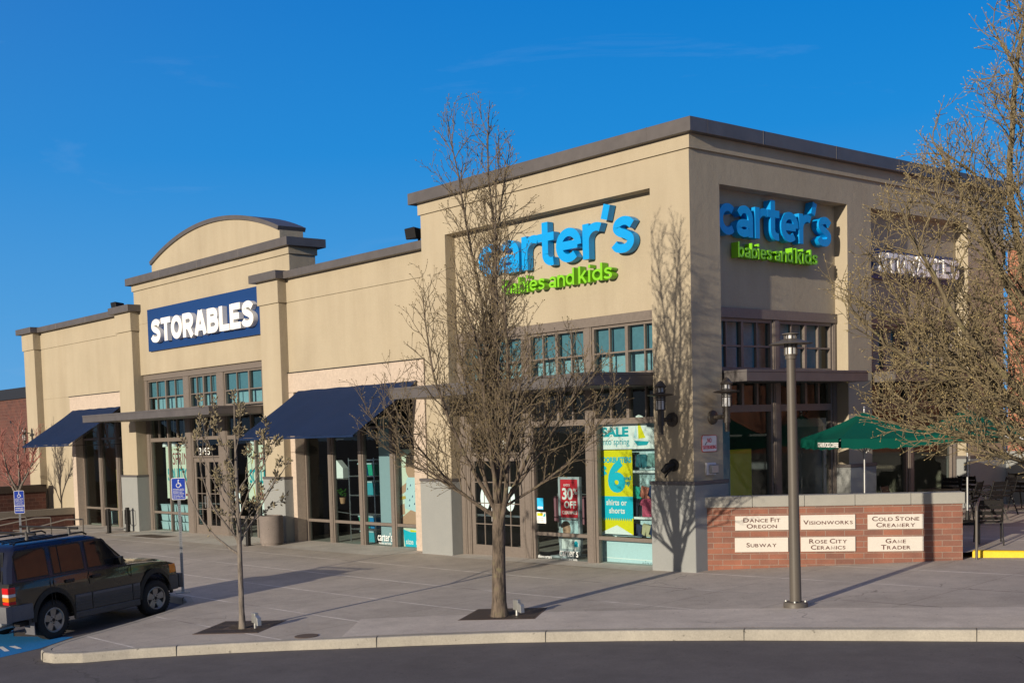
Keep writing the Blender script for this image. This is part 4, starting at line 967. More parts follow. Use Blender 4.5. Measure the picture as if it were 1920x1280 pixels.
WALLA = R(38.77)
WL = 4.89
t = thing('brick_sign_wall','low red brick wall with grey stone coping carrying six white name plates','wall',(.02,.27,0),WALLA)
w = MB(); w.box(.0,WL-.02,.0,.3,-.35,1.285); w.build('brick_body',BRICK,t,world=False)
for k, (a, b) in enumerate(((-.03,.95),(.955,1.95),(1.955,2.9),(2.905,3.93),(3.935,WL+.02))):
    w = MB(); w.box(a,b,-.04,.34,1.287,1.51); w.build('coping_stone',varied('coping_granite',(.28,.275,.25),(.36,.35,.315),2,.85,.4,120,sc2=130) if k == 0 else bpy.data.materials['coping_granite'],t,world=False,bevel=.01)
INK = plain('brown_ink',(.09,.025,.02),.5)
PLATE = plain('cream_sign_plate',(.62,.585,.53),.45)
ca_, sa_ = math.cos(WALLA), math.sin(WALLA)
def smallcaps(mb_, words, cx_, base, cap, xf):
    """words in capitals and small capitals, set centred"""
    pieces = []; x = 0
    for wi, wd_ in enumerate(words.split(' ')):
        for ci, ch in enumerate(wd_):
            k = 1.0 if ci == 0 else .78
            if ch in 'mM':
                mm = MB(); stroke(mm, lambda p, q, d: (p, q, d), [(.07,0),(.16,1),(.52,.12),(.88,1),(.97,0)], .13, 0, .003); vs, fs = [(p, clamp(q, 0, 1), d) for p, q, d in mm.v], mm.f
            else: vs, fs = text_mesh(ch.upper(), None, None, .003, .012)
            hgt = max(v[1] for v in vs); wdt = max(v[0] for v in vs)
            ky = cap*k/hgt; kx = ky*(1.12 if ch in 'mM' else 1.3)
            pieces.append(([(v[0]*kx+x, v[1]*ky, v[2]) for v in vs], fs)); x += wdt*kx+cap*.16
            if ch in 'DFCPTBSEGRVLUA': # small serifs at the foot of the letter
                pass
        x += cap*.4
    tot = x-cap*.56
    for vs, fs in pieces: mb_.add([xf(cx_-tot/2+v[0], base+v[1], v[2]) for v in vs], fs)
PLQ = [(.61,.82,'Dance Fit','Oregon','upper left cream plate of the six on the brick wall'),(1.87,.82,'Visionworks',None,'upper middle cream plate of the six, partly behind the lamp post'),(3.13,.81,'Cold Stone','Creamery','upper right cream plate of the six on the brick wall'),
       (.60,.38,'Subway',None,'lower left cream plate of the six on the brick wall'),(1.87,.38,'Rose City','Ceramics','lower middle cream plate of the six, partly behind the lamp post'),(3.13,.37,'Game','Trader','lower right cream plate of the six on the brick wall')]
for u, v, a, b, lb in PLQ:
    base = (.02+u*ca_+.02*sa_, .27+u*sa_-.02*ca_, v)
    q = thing('name_plate', lb, 'sign', base, WALLA, 'cream name plates on the brick wall')
    W_ = 1.03
    w = MB(); w.box(0,W_,-.015,.018,0,.29); w.build('plate',PLATE,q,world=False,bevel=.004)
    xfp = lambda p,r_,c: (p,-.0155-c,r_)
    for tx_, ba_, ca2 in (((a,.162,.09),(b,.04,.09)) if b else ((a,.1,.088),)):
        m_ = MB(); smallcaps(m_,tx_,W_/2,ba_,ca2,xfp); m_.build('lettering',INK,q,world=False)
t = thing('handrail','single brown handrail post at the end of the brick wall','railing',(4.05,3.45,.2))
w = MB(); w.tube([(4.02,3.46,.1),(4.02,3.46,1.14),(3.99,3.53,1.22),(3.55,4.5,1.3),(3.5,4.6,1.27),(3.5,4.6,.3)],.027,8); w.build('rail_tube',BRONZE,t,smooth=40)

# umbrellas
def umbrella(x, y, ang, label, lettered):
    z0 = zp(x, y); t = thing('patio_umbrella', label, 'umbrella', (x,y,z0), ang, 'green patio umbrellas')
    H = 3.16-z0+.0; hem = 2.62-z0; Rr = 1.4
    w = MB(); w.tube([(0,0,0),(0,0,1.5)],.024,10); w.tube([(0,0,1.5),(0,0,H)],.02,10); w.build('pole',STEEL,t,world=False,smooth=40)
    w = MB(); w.lathe([(.3,0),(.3,.05),(.05,.09),(.035,.3)],(0,0,0),20); w.build('base',BLACK,t,world=False,smooth=40)
    w = MB(); w.lathe([(.0,H),(.02,H+.01),(.015,H+.04),(.028,H+.06),(.02,H+.09),(0,H+.1)],(0,0,0),12); w.build('finial',CHROME,t,world=False,smooth=40)
    cor = [(Rr*math.cos(k*math.pi/2), Rr*math.sin(k*math.pi/2)) for k in range(4)]
    for k in range(4):
        a, b = cor[k], cor[(k+1) % 4]; w = MB(); n = 10
        for i in range(n+1):
            s_ = i/n
            for j in range(n+1):
                u = j/n; px_ = (a[0]+(b[0]-a[0])*u)*s_; py_ = (a[1]+(b[1]-a[1])*u)*s_
                sag = -.07*math.sin(math.pi*s_)*(.6+.4*math.sin(math.pi*u))
                w.v.append((px_, py_, H-.02+(hem-H)*s_+sag-.03*math.sin(math.pi*u)*s_))
        for i in range(n):
            for j in range(n): q = i*(n+1)+j; w.f.append((q,q+n+1,q+n+2,q+1)); w.mi.append(0)
        w.build('canopy_panel',GREENC,t,world=False,smooth=True)
        w = MB(); m2 = 14
        for i in range(m2+1):
            u = .02+.96*i/m2; px_ = a[0]+(b[0]-a[0])*u; py_ = a[1]+(b[1]-a[1])*u; nx, ny = (a[0]+b[0])/2/Rr, (a[1]+b[1])/2/Rr
            z = hem-.02-.03*math.sin(math.pi*u); ww_ = .012*math.sin(i*1.7+k)
            w.v += [(px_,py_,z),(px_*1.004+nx*ww_,py_*1.004+ny*ww_,z-.2+.015*math.sin(i*2.1))]
        for i in range(m2): q = i*2; w.f.append((q,q+1,q+3,q+2)); w.mi.append(0)
        val = w.build('valance',GREENC,t,world=False,smooth=True)
        mx_, my_ = (a[0]+b[0])/2, (a[1]+b[1])/2; L_ = math.hypot(mx_,my_); nx, ny = mx_/L_, my_/L_; dx, dy = (b[0]-a[0])/math.dist(a,b), (b[1]-a[1])/math.dist(a,b)
        if k != lettered: continue
        m_ = MB(); vs, fs = text_mesh('STARBUCKS COFFEE',1.0,.1,.004,.03)
        m_.add([(mx_+dx*(p-.0)+nx*(.026+c), my_+dy*(p-.0)+ny*(.026+c), hem-.2+r_) for p,r_,c in vs], fs); m_.build('lettering',SIGNWHITE,val,world=False)
    w = MB()
    for k in range(4): w.tube([(0,0,H-.07),(cor[k][0]*.5,cor[k][1]*.5,(H+hem)/2-.12),(cor[k][0]*.97,cor[k][1]*.97,hem-.06)],.012,5); w.tube([(0,0,1.9),(cor[k][0]*.5,cor[k][1]*.5,(H+hem)/2-.13)],.01,5)
    w.build('ribs',STEEL,t,world=False)
umbrella(1.35,4.0,R(11),'green square patio umbrella in front of the shaded right hand shopfront, the nearer one',2)
umbrella(1.75,7.6,R(26),'green square patio umbrella further back behind the tree twigs',3)

# tables and chairs
def make_chair(label):
    t = thing('patio_chair', label, 'chair', (0,0,0), 0, 'black slatted patio chairs')
    w = MB()
    for k in range(7): w.box(-.23,.23,-.22+k*.064,-.17+k*.064,.44+.008*math.cos(k-3),.455+.008*math.cos(k-3))
    w.build('seat',BLACK,t,world=False)
    w = MB()
    for z0,z1,y0 in ((.50,.56,.235),(.60,.68,.262),(.72,.80,.295),(.81,.90,.32)): w.hexa([(-.22,y0,z0),(.22,y0,z0),(.22,y0+.014,z0),(-.22,y0+.014,z0)],[(-.22,y0+.025,z1),(.22,y0+.025,z1),(.22,y0+.039,z1),(-.22,y0+.039,z1)])
    w.build('backrest',BLACK,t,world=False)
    for s_ in (-1,1):
        w = MB(); w.tube([(s_*.25,-.27,0),(s_*.24,-.2,.3),(s_*.24,-.16,.45)],.015,7); w.build('leg',BLACK,t,world=False,smooth=40)
        w = MB(); w.tube([(s_*.25,.36,0),(s_*.24,.26,.28),(s_*.24,.2,.45)],.015,7); w.build('leg',BLACK,t,world=False,smooth=40)
        w = MB(); w.tube([(s_*.24,-.24,.45),(s_*.24,.2,.45),(s_*.24,.26,.56),(s_*.235,.36,.92)],.015,7); w.build('side_frame',BLACK,t,world=False,smooth=40)
        w = MB(); w.tube([(s_*.25,-.2,.45),(s_*.27,-.22,.6),(s_*.27,-.15,.66),(s_*.26,.28,.66)],.014,7); w.build('armrest',BLACK,t,world=False,smooth=40)
    return t
def make_table(label):
    t = thing('patio_table', label, 'table', (0,0,0), 0, 'round black patio tables')
    w = MB(); w.lathe([(.0,.715),(.4,.715),(.42,.725),(.42,.735),(.0,.74)],(0,0,0),32); w.build('tabletop',BLACK,t,world=False,smooth=40)
    for k in range(3):
        a_ = k*2.094+.4; w = MB(); w.tube([(.36*math.cos(a_),.36*math.sin(a_),0),(.16*math.cos(a_),.16*math.sin(a_),.3),(.1*math.cos(a_),.1*math.sin(a_),.45),(.3*math.cos(a_),.3*math.sin(a_),.715)],.016,7); w.build('leg',BLACK,t,world=False,smooth=40)
    return t
ch0 = None
CH = [(3.62,4.75,R(-150),'black chair just behind the end of the brick wall beside the handrail post'),
      (1.62,9.3,R(-95),'black chair turned in profile in the open middle of the patio'),
      (1.35,11.3,R(175),'black chair with its back to the viewer in front of the grey stone base'),
      (2.35,10.9,R(60),'black chair at the far table nearest the edge of the photo'),
      (2.2,12.2,R(120),'black chair on the far side of the table against the grey stone base'),
      (1.42,8.1,R(-80),'black chair whose back shows over the wall coping near its end'),
      (1.85,8.3,R(-100),'second black chair back showing over the wall coping, right beside the wall end'),
      (.55,8.9,R(0),'black chair close to the shop glass behind the table'),
      (.5,6.9,R(100),'black chair showing just over the coping beside the near umbrella pole'),
      (.9,9.7,R(170),'black chair by the further umbrella pole in front of the grey plinth')]
for i, (x, y, rz, lb) in enumerate(CH):
    if ch0 is None: ch0 = make_chair(lb); o = ch0
    else: o = copy_tree(ch0); o['label'] = lb
    o.location = (x, y, zp(x, y)); o.rotation_euler = (0,0,rz)
tb0 = make_table('round black table behind the brick wall under the tree twigs')
tb0.location = (.95,7.9,zp(.95,7.9))
for x, y, lb in ((1.75,11.6,'round black table at the back of the patio between far chairs'),):
    o = copy_tree(tb0); o['label'] = lb; o.location = (x,y,zp(x,y))

# ------------------------------------------------------------------ neighbouring brick buildings
N = thing('brick_building','orange brick building with a grey stone base behind the patio at the right edge','building',(5,13.4,.4))
w = MB(); w.box(.06,14,13.1,20,2.02,7.3); w.build('brick_wall',BRICKR,N)
w = MB(); w.box(.06,14,13.0,20,-.3,1.95); w.build('stone_base',PLINTH,N,bevel=.01)
w = MB(); w.box(.06,14,12.95,20,1.952,2.018); w.build('base_cap',PLINTH,N,bevel=.008)
w = MB(); w.box(.0,14.1,12.98,20.1,7.302,7.55); w.build('parapet_cap',COPING,N)
w = MB(); w.lathe([(.16,0),(.16,-.05),(.1,-.08)],(.5,13.1,2.45),18,'y'); w.build('pipe_cap',BLACK,N)
N = thing('brick_building','dark red brick building with a black parapet at the far left edge','building',(-46,3,-.5))
w = MB(); w.box(-70,-36,2.0,14,-1,5.25); w.build('brick_wall',BRICKD,N)
w = MB(); w.box(-70.1,-35.95,1.9,14,5.252,5.75); w.build('parapet_cap',DARK,N)
w = MB()
for x, z in ((-41.6,4.2),(-41.6,3.4)): w.box(x-.07,x+.07,1.98,2.1,z-.07,z+.07)
w.build('wall_vent',BLACK,N)
CAPM = varied('concrete_cap',(.2,.17,.135),(.26,.225,.18),2,.85)
CAPD = varied('dark_mossy_cap',(.045,.033,.027),(.075,.055,.042),2,.85)
t = thing('planter_wall','low dark red brick wall with a concrete cap running out from the far left shopfront','wall',(-30.85,-2,-.3))
w = MB(); w.box(-31.1,-30.8,-7.0,.2,-1,.24); w.build('brick_body',BRICKD,t)
w = MB(); w.box(-31.16,-30.74,-7.05,.22,.242,.5); w.build('wall_cap',CAPM,t,bevel=.01)
t = thing('planter_wall','taller dark brick wall with a blackened cap behind the low wall at far left','wall',(-33,-2,-.3))
w = MB(); w.box(-33.3,-32.9,-9,-.05,-1,1.12); w.build('brick_body',BRICKD,t)
w = MB(); w.box(-33.36,-32.84,-9.05,-.02,1.122,1.42); w.build('wall_cap',CAPD,t,bevel=.01)
mb = MB(); mb.box(-32.9,-31.1,-8.9,-.05,-.9,.2); tag(mb.build('planter_soil',varied('bark_mulch',(.06,.04,.03),(.1,.07,.05),8,.95,.5,60)),kind='structure')
# handrails of the ramp
def rail(pts, posts, label):
    t = thing('ramp_handrail', label, 'railing', (pts[0][0],pts[0][1],zg(pts[0][0],pts[0][1])), group='brown metal ramp handrails')
    w = MB(); w.tube(pts,.024,7); w.build('rail_tube',BRONZE,t,smooth=40)
    for x, y, z in posts: w = MB(); w.tube([(x,y,zg(x,y)-.05),(x,y,z)],.022,7); w.build('post',BRONZE,t,smooth=40)
rail([(-22.2,-3.25,.55),(-23.2,-3.4,.52),(-25.0,-4.1,.14),(-25.6,-4.3,.12),(-25.6,-4.3,-.1)],[(-22.2,-3.25,.55),(-25.0,-4.1,.14)],'ramp handrail nearest the tower shop, directly above the roof rack')
rail([(-25.2,-3.1,.5),(-26.1,-3.3,.47),(-28.4,-4.4,.05),(-28.9,-4.6,.03),(-28.9,-4.6,-.25)],[(-25.2,-3.1,.5),(-28.4,-4.4,.05)],'middle ramp handrail, between the two others')
rail([(-27.3,-3.15,.45),(-28.2,-3.4,.42),(-30.3,-5.0,.0),(-30.6,-5.2,-.02)],[(-27.3,-3.15,.45),(-28.6,-3.75,.34)],'ramp handrail closest to the low brick wall')

# ------------------------------------------------------------------ street furniture
def at(x, y, h=0): return (x, y, zg(x, y)+h)
LX, LY = 4.2, -2.83; z0 = zg(LX, LY)
t = thing('street_lamp','tall bronze lamp post with a wide disc shade standing in front of the brick wall','street lamp',(LX,LY,z0))
tip = lambda s_: (LX-.04*s_, LY+.0*s_)
w = MB(); w.lathe([(.19,-.02),(.19,.06),(.17,.085),(.12,.09)],(LX,LY,z0),28); w.build('base_flange',BRONZE,t,smooth=40,)
w = MB(); w.tube([(LX,LY,z0+.05),(tip(1)[0],tip(1)[1],z0+4.02)],[.092,.068],24); w.build('pole',BRONZE,t,smooth=40)
lx, ly = tip(1)
w = MB(); w.tube([(lx,ly,z0+3.99),(lx,ly,z0+4.06)],.088,20); w.build('collar',BRONZE,t,smooth=40)
w = MB(); w.lathe([(.0,.05),(.33,-.022),(.338,-.012),(.2,.032),(.09,.07),(.0,.07)],(lx,ly,z0+4.245),40); w.build('disc_shade',BRONZE,t,smooth=50)
w = MB(); w.lathe([(.08,.0),(.08,.2)],(lx,ly,z0+4.06),20); w.lathe([(.072,.0),(.072,.09)],(lx,ly,z0+4.29),20); w.build('lantern_glass',LANTERN,t,smooth=40)
w = MB(); w.lathe([(.12,0),(.135,.008),(.13,.024),(.0,.036)],(lx,ly,z0+4.375),28)
w.lathe([(.0,0),(.105,0),(.105,.018),(.0,.02)],(lx,ly,z0+4.05),24)
for k in range(8):
    a_ = k*math.pi/4; x = lx+.095*math.cos(a_); y = ly+.095*math.sin(a_); w.box(x-.007,x+.007,y-.007,y+.007,z0+4.06,z0+4.38)
for h in (4.19,4.225): w.lathe([(.09,0),(.1,.004),(.1,.014),(.09,.018)],(lx,ly,z0+h),24)
w.build('cage',BRONZE,t)
w = MB()
for k in range(4): a_ = k*math.pi/2+.5; w.lathe([(.022,0),(.022,.04),(.0,.045)],(LX+.15*math.cos(a_),LY+.15*math.sin(a_),z0+.07),8)
w.build('anchor_bolts',STEEL,t)

CAN = concrete('stained_concrete_bin',(.215,.185,.17),None,.9,.45)
x, y = -14.88,-.62; z0 = zg(x, y)
t = thing('litter_bin','round stained concrete litter bin against the pier right of the tower','litter bin',(x,y,z0))
w = MB(); w.lathe([(.31,0),(.31,.06),(.345,.07),(.352,.1),(.352,.84),(.34,.87),(.3,.88),(.285,.8),(.285,.2)],(x,y,z0),40); w.build('drum',CAN,t,smooth=40)
w = MB(); w.lathe([(.0,.3),(.285,.3),(.285,.79),(.27,.79)],(x,y,z0),28); w.build('liner',DARK,t,smooth=40)
def bikepost(x, y, label):
    z0 = zg(x, y); t = thing('bike_rack', label, 'bike rack', (x,y,z0), group='black bike rack posts')
    w = MB(); w.box(x-.06,x+.06,y-.06,y+.06,z0-.02,z0+.88); w.build('post',BLACK,t,bevel=.012)
    w = MB(); w.box(x-.1,x+.1,y-.1,y+.1,z0,z0+.015); w.build('base_plate',BLACK,t)
    for s_ in (-1,1):
        w = MB(); w.tube([(x+s_*.05,y,z0+.82),(x+s_*.2,y,z0+.78),(x+s_*.22,y,z0+.3),(x+s_*.05,y,z0+.24)],.018,7); w.build('locking_loop',BLACK,t,smooth=40)
    return t
bikepost(-15.5,-1.05,'black bike rack post just left of the concrete litter bin')
bikepost(-25.35,-.85,'black bike rack post in front of the far left shop beside the pier')
bikepost(-24.95,-.3,'black bike rack post standing against the grey pier base at the tower left side')
# chained bicycle lock bundle is left as part of the post

def pole_sign(x, y, label, tall, ang, second=False):
    z0 = zg(x, y); t = thing('parking_sign', label, 'sign', (x,y,z0), ang, 'blue accessible parking signs on posts')
    w = MB(); w.box(-.032,.032,-.012,.018,0,tall+.02); w.build('post',STEEL,t,world=False)
    w = MB(); w.box(-.16,.16,-.16,.16,-.01,.02); w.build('base_plate',STEEL,t,world=False,bevel=.004)
    w = MB()
    for k in range(int((tall-.5)/.05)): w.box(-.006,.006,-.0135,-.0115,.12+k*.05,.135+k*.05)
    w.build('post_holes',BLACK,t,world=False)
    H_ = .72 if second else .48; b = tall-H_
    f = lambda u,v,c: (u-.155,-.014-c,b+v)
    m_ = MB(); shape(m_,f,rrect(0,.31,0,H_,.035),0,.004); m_.build('sign_border',WHITE,t,world=False)
    m_ = MB(); o = H_-.48
    shape(m_,f,rrect(.013,.297,.013+o,H_-.013,.028),.002,.007)
    if second: shape(m_,f,rrect(.013,.297,.013,o-.01,.02),.002,.007)
    m_.build('sign_face',SIGNBLUE,t,world=False)
    m_ = MB(); q = .0075
    def arcp(cx_,cy_,r0,r1,a0,a1,n=14):
        return [(cx_+r1*math.cos(R(a0+(a1-a0)*k/n)),cy_+r1*math.sin(R(a0+(a1-a0)*k/n))) for k in range(n+1)]+[(cx_+r0*math.cos(R(a1-(a1-a0)*k/n)),cy_+r0*math.sin(R(a1-(a1-a0)*k/n))) for k in range(n+1)]
    cy_ = o+.335
    shape(m_,f,ell(.158,cy_+.095,.014,.014,12),.006,q); shape(m_,f,[(.143,cy_+.08),(.16,cy_+.08),(.163,cy_+.03),(.195,cy_+.03),(.225,cy_-.035),(.205,cy_-.035),(.183,cy_+.012),(.145,cy_+.012)],.006,q)
    shape(m_,f,arcp(.15,cy_-.02,.036,.05,110,370),.006,q)
    m_.build('wheelchair_symbol',WHITE,t,world=False)
    m_ = MB()
    for k, s_ in enumerate(('PARKING WITH','DISABLED PERSON','PLACARD ONLY','PERMIT REQD','VIOLATORS SUBJECT','TO TOWING AND','FINE UP TO')):
        put(m_,f,s_,.035,o+.225-k*.031,.24-.03*(k % 3 == 2),.018,.001,.02,.0072)
    if second: put(m_,f,'VAN ACCESSIBLE',.03,.07,.25,.06,.001,.02,.0072); put(m_,f,'RESERVED',.04,.15,.23,.04,.001,.02,.0072)
    m_.build('lettering',WHITE,t,world=False)
def face_ang(x, y): return math.atan2(CAM.y-y, CAM.x-x)+math.pi/2
pole_sign(-8.24,-7.22,'blue wheelchair sign on a steel post just in front of the dark car bonnet',2.52,face_ang(-8.24,-7.22))
pole_sign(-22.0,-5.45,'blue wheelchair sign with a second small plate behind the dark car roof',1.96,face_ang(-22,-5.45),True)

# tree grates, outlet posts, manhole, floor mat
GR = varied('rusty_iron',(.085,.06,.048),(.14,.1,.075),5,.85,.2,40)
def grate(poly, label):
    cxg = sum(p[0] for p in poly)/4; cyg = sum(p[1] for p in poly)/4; t = thing('tree_grate',label,'tree grate',at(cxg,cyg),group='square iron tree grates')
    m_ = MB(); z = lambda p: zg(*p)
    m_.hexa([(p[0],p[1],z(p)-.05) for p in poly],[(p[0],p[1],z(p)+.006) for p in poly]); m_.build('grate_plate',GR,t)
    m_ = MB(); P = [Vector((p[0],p[1],0)) for p in poly]
    for i in range(1,22):
        for j0,j1 in ((.06,.3),(.34,.64),(.68,.94)):
            a_ = i/22
            A = P[0].lerp(P[1],a_); Bv = P[3].lerp(P[2],a_); p0 = A.lerp(Bv,j0); p1 = A.lerp(Bv,j1); dr = (P[1]-P[0]).normalized()*.011
            if (p0.lerp(p1,.5)-Vector((cxg,cyg,0))).length < .24: continue
            q = [p0-dr,p0+dr,p1+dr,p1-dr]; m_.add([(v.x,v.y,zg(v.x,v.y)+.0095) for v in q],[(0,1,2,3)])
    m_.build('grate_slots',BLACK,t)
    m_ = MB(); ring = [(cxg+.22*math.cos(k*.4488),cyg+.22*math.sin(k*.4488)) for k in range(14)]
    m_.add([(x,y,zg(x,y)+.012) for x,y in ring],[tuple(range(14))]); m_.build('soil',varied('tree_pit_soil',(.05,.035,.025),(.09,.065,.045),9,.95,.5,50),t)
grate([(.06,-6.48),(1.16,-5.73),(.49,-4.75),(-.55,-5.45)],'square dark iron grate around the foot of the big bare tree')
grate([(-3.11,-9.85),(-2.17,-9.1),(-2.85,-8.05),(-3.83,-8.75)],'square dark iron grate around the foot of the small budding tree')
def outlet(x, y, label):
    z0 = zg(x,y); t = thing('outlet_post',label,'power outlet',(x,y,z0),group='grey outlet posts beside the trees')
    w = MB(); w.tube([(x,y,z0),(x,y,z0+.2)],.025,8); w.build('conduit',STEEL,t)
    w = MB(); w.box(x-.06,x+.06,y-.04,y+.04,z0+.1,z0+.28); w.build('box',STEEL,t,bevel=.008)
    w = MB(); w.hexa([(x+.065,y-.05,z0+.08),(x+.15,y-.05,z0+.06),(x+.15,y+.04,z0+.06),(x+.065,y+.04,z0+.08)],[(x+.065,y-.05,z0+.24),(x+.14,y-.05,z0+.2),(x+.14,y+.04,z0+.2),(x+.065,y+.04,z0+.24)]); w.build('cover_flap',STEEL,t,bevel=.006)
outlet(.62,-5.62,'grey outlet post right of the big tree trunk'); outlet(-2.62,-8.86,'grey outlet post right of the small tree trunk')
w = MB(); zc = zg(-1.1,-8.81)
ring = [(-1.1+.2*math.cos(k*.2618),-8.81+.2*math.sin(k*.2618)) for k in range(24)]
w.add([(x,y,zg(x,y)+.004) for x,y in ring]+[(x,y,zg(x,y)+.010) for x,y in ring],[tuple(range(24,48))]+[(i,(i+1)%24,24+(i+1)%24,24+i) for i in range(24)])
tag(w.build('manhole_cover',GR,None,origin=(-1.1,-8.81,zc)),'small round iron cover in the pavement near the kerb','manhole cover')
w = MB(); ps = [(-23.3,-1.1),(-21.2,-1.1),(-20.9,-.5),(-22.8,-.5)]
w.hexa([(x,y,zg(x,y)+.002) for x,y in ps],[(x,y,zg(x,y)+.012) for x,y in ps]); tag(w.build('door_mat',varied('brown_mat',(.075,.055,.04),(.11,.08,.06),9,.95,.4,90),None,origin=at(-22,-.8)),'flat brown mat on the pavement in front of the tower shop','mat')
# painted bay marking
mb = MB()
def marking(poly, h, mat, name, label, cat):
    m_ = MB(); m_.add([(x,y,zg(x,y)-.155+h) for x,y in poly],[tuple(range(len(poly)))]); return m_.build(name,mat,None)
b_ = [(-5.75,-10.98),(-5.25,-11.65),(-4.95,-12.62),(-6.2,-13.6),(-8.6,-12.6),(-8.3,-11.2),(-7.0,-10.7)]
o = marking([(-5.82,-10.85),(-5.22,-11.75),(-4.98,-12.6),(-6.6,-13.9),(-8.9,-12.8),(-8.2,-11.1),(-7.0,-11.55)],.004,BLUEP,'bay_marking','',''); tag(o,kind='structure')
for k, q in enumerate((((-5.95,-12.05),(-5.55,-12.05),(-5.5,-11.98),(-5.9,-11.95)),((-6.1,-12.2),(-5.5,-12.3),(-5.46,-12.22),(-6.05,-12.12)),((-6.0,-12.42),(-5.5,-12.5),(-5.47,-12.42),(-5.98,-12.34)),((-6.0,-12.62),(-5.42,-12.66),(-5.4,-12.58),(-5.97,-12.54)))):
    tag(marking(q,.008,WHITE,'bay_symbol','',''),kind='structure')
# ------------------------------------------------------------------ the dark off-road estate car (x right, y forwards, z up; origin on the ground under the rear axle)
def car_paint():
    m, nt, bs = newmat('dusty_dark_green_paint'); v = coords(nt)
    dust = ramp(nt, noise(nt, v, 2.5, 5, .65), [(.3, (.05,)*3), (.8, (.32,)*3)])
    col = mix(nt, dust, (.022,.022,.016), (.07,.062,.045)); L(nt, col, bs.inputs['Base Color'])
    bs.inputs['Metallic'].default_value = .45; bs.inputs['Coat Weight'].default_value = 1.0; bs.inputs['Coat Roughness'].default_value = .06
    mr = nt.nodes.new('ShaderNodeMapRange'); mr.inputs[3].default_value = .22; mr.inputs[4].default_value = .5; L(nt, dust, mr.inputs[0]); L(nt, mr.outputs[0], bs.inputs['Roughness'])
    return m
PAINT = car_paint()
ROOFP = plain('dark_navy_roof_paint',(.008,.012,.035),.25,.2,.6)
FLARE = varied('dull_flare_paint',(.022,.02,.016),(.035,.032,.026),4,.6,0,80,0,.25)
CLAD = varied('grey_plastic_cladding',(.055,.055,.056),(.08,.079,.08),4,.55,.1,90)
BUMP = varied('pale_grey_bumper_plastic',(.10,.102,.115),(.13,.13,.14),3,.5,.1,90)
RUB = varied('tyre_rubber',(.014,.014,.014),(.024,.023,.022),6,.8)
ALLOY = varied('alloy_wheel',(.30,.28,.25),(.36,.34,.31),4,.35,0,80,.6)
TRIMB = plain('black_trim',(.01,.01,.011),.35)
LRED = plain('red_lens',(.55,.012,.015),.15,0,.6); LAMB = plain('amber_lens',(.75,.22,.01),.15,0,.6); LCLR = plain('clear_lens',(.6,.6,.6),.12,0,.6)
def car_glass():
    m, nt, bs = newmat('tinted_car_glass'); v = coords(nt)
    bs.inputs['Base Color'].default_value = (.012,.013,.014,1); bs.inputs['Roughness'].default_value = .03; bs.inputs['Specular IOR Level'].default_value = .45
    bump(nt, bs, noise(nt, v, 2.0, 1), .02, .05); return m
CGL = car_glass()
rx, ry = Vector((-6.1,-11.17)), Vector((-6.86,-8.58))
hd = (ry-rx).normalized(); rgt = Vector((hd.y,-hd.x))
org = rx-rgt*.73
t = thing('parked_car','dark dusty off-road estate car with roof rack parked nose to the kerb','car',(org.x,org.y,zg(org.x,org.y)-.155),math.atan2(hd.y,hd.x)-math.pi/2)
t.rotation_mode = 'ZYX'
za = zg(org.x,org.y); zb_ = zg(org.x+hd.x*2.69,org.y+hd.y*2.69)
t.rotation_mode = 'XYZ'; t.rotation_euler = (math.atan2(zb_-za,2.69),0,math.atan2(hd.y,hd.x)-math.pi/2)
def cb(m_, name, mat, par=None, **k):
    m_.v = [(x, y*.968, z if z < .4 else .4+(z-.4)*1.145) for x, y, z in m_.v]
    return m_.build(name, mat, par or t, world=False, **k)
WR = .365
def arch(cy, r, a0, a1, n=14): return [(cy+r*math.cos(R(a0+(a1-a0)*k/n)), .37+r*math.sin(R(a0+(a1-a0)*k/n))) for k in range(n+1)]
prof = [(-1.0,.5),(-1.02,.75),(-1.0,1.0),(-.96,1.07),(.9,1.075),(2.0,1.055),(2.6,1.03),(3.1,.975),(3.3,.93),(3.38,.86),(3.4,.62),(3.34,.5)]
prof += [(3.2,.43)]+arch(2.69,.455,8,172)+[(2.2,.4),(.5,.4)]+arch(0,.455,8,172)+[(-.5,.46)]
hw = lambda y, z: (.875 if y < 2.2 else .875-.10*((y-2.2)/1.2)**1.6)*(1-.05*max(0,(z-.75)/.33)**1.5)
w = MB(); n = len(prof)
xs_ = (-1,-.9,-.5,0,.5,.9,1)
for s_ in xs_:
    for y, z in prof:
        dz = .035*(1-s_*s_) if z > .9 and y > 1.9 else 0
        dy = .10*(1-s_*s_) if y > 3.0 else -.05*(1-s_*s_) if y < -.9 else 0
        w.v.append((s_*hw(y,z), y+dy, z+dz))
w.f.append(tuple(range(n))); w.f.append(tuple((len(xs_)-1)*n+k for k in range(n))); w.mi += [0,0]
for i in range(len(xs_)-1):
    for k in range(n): k2 = (k+1) % n; w.f.append((i*n+k,i*n+k2,(i+1)*n+k2,(i+1)*n+k)); w.mi.append(0)
cb(w,'body',PAINT,bevel=.018,seg=2,smooth=32)
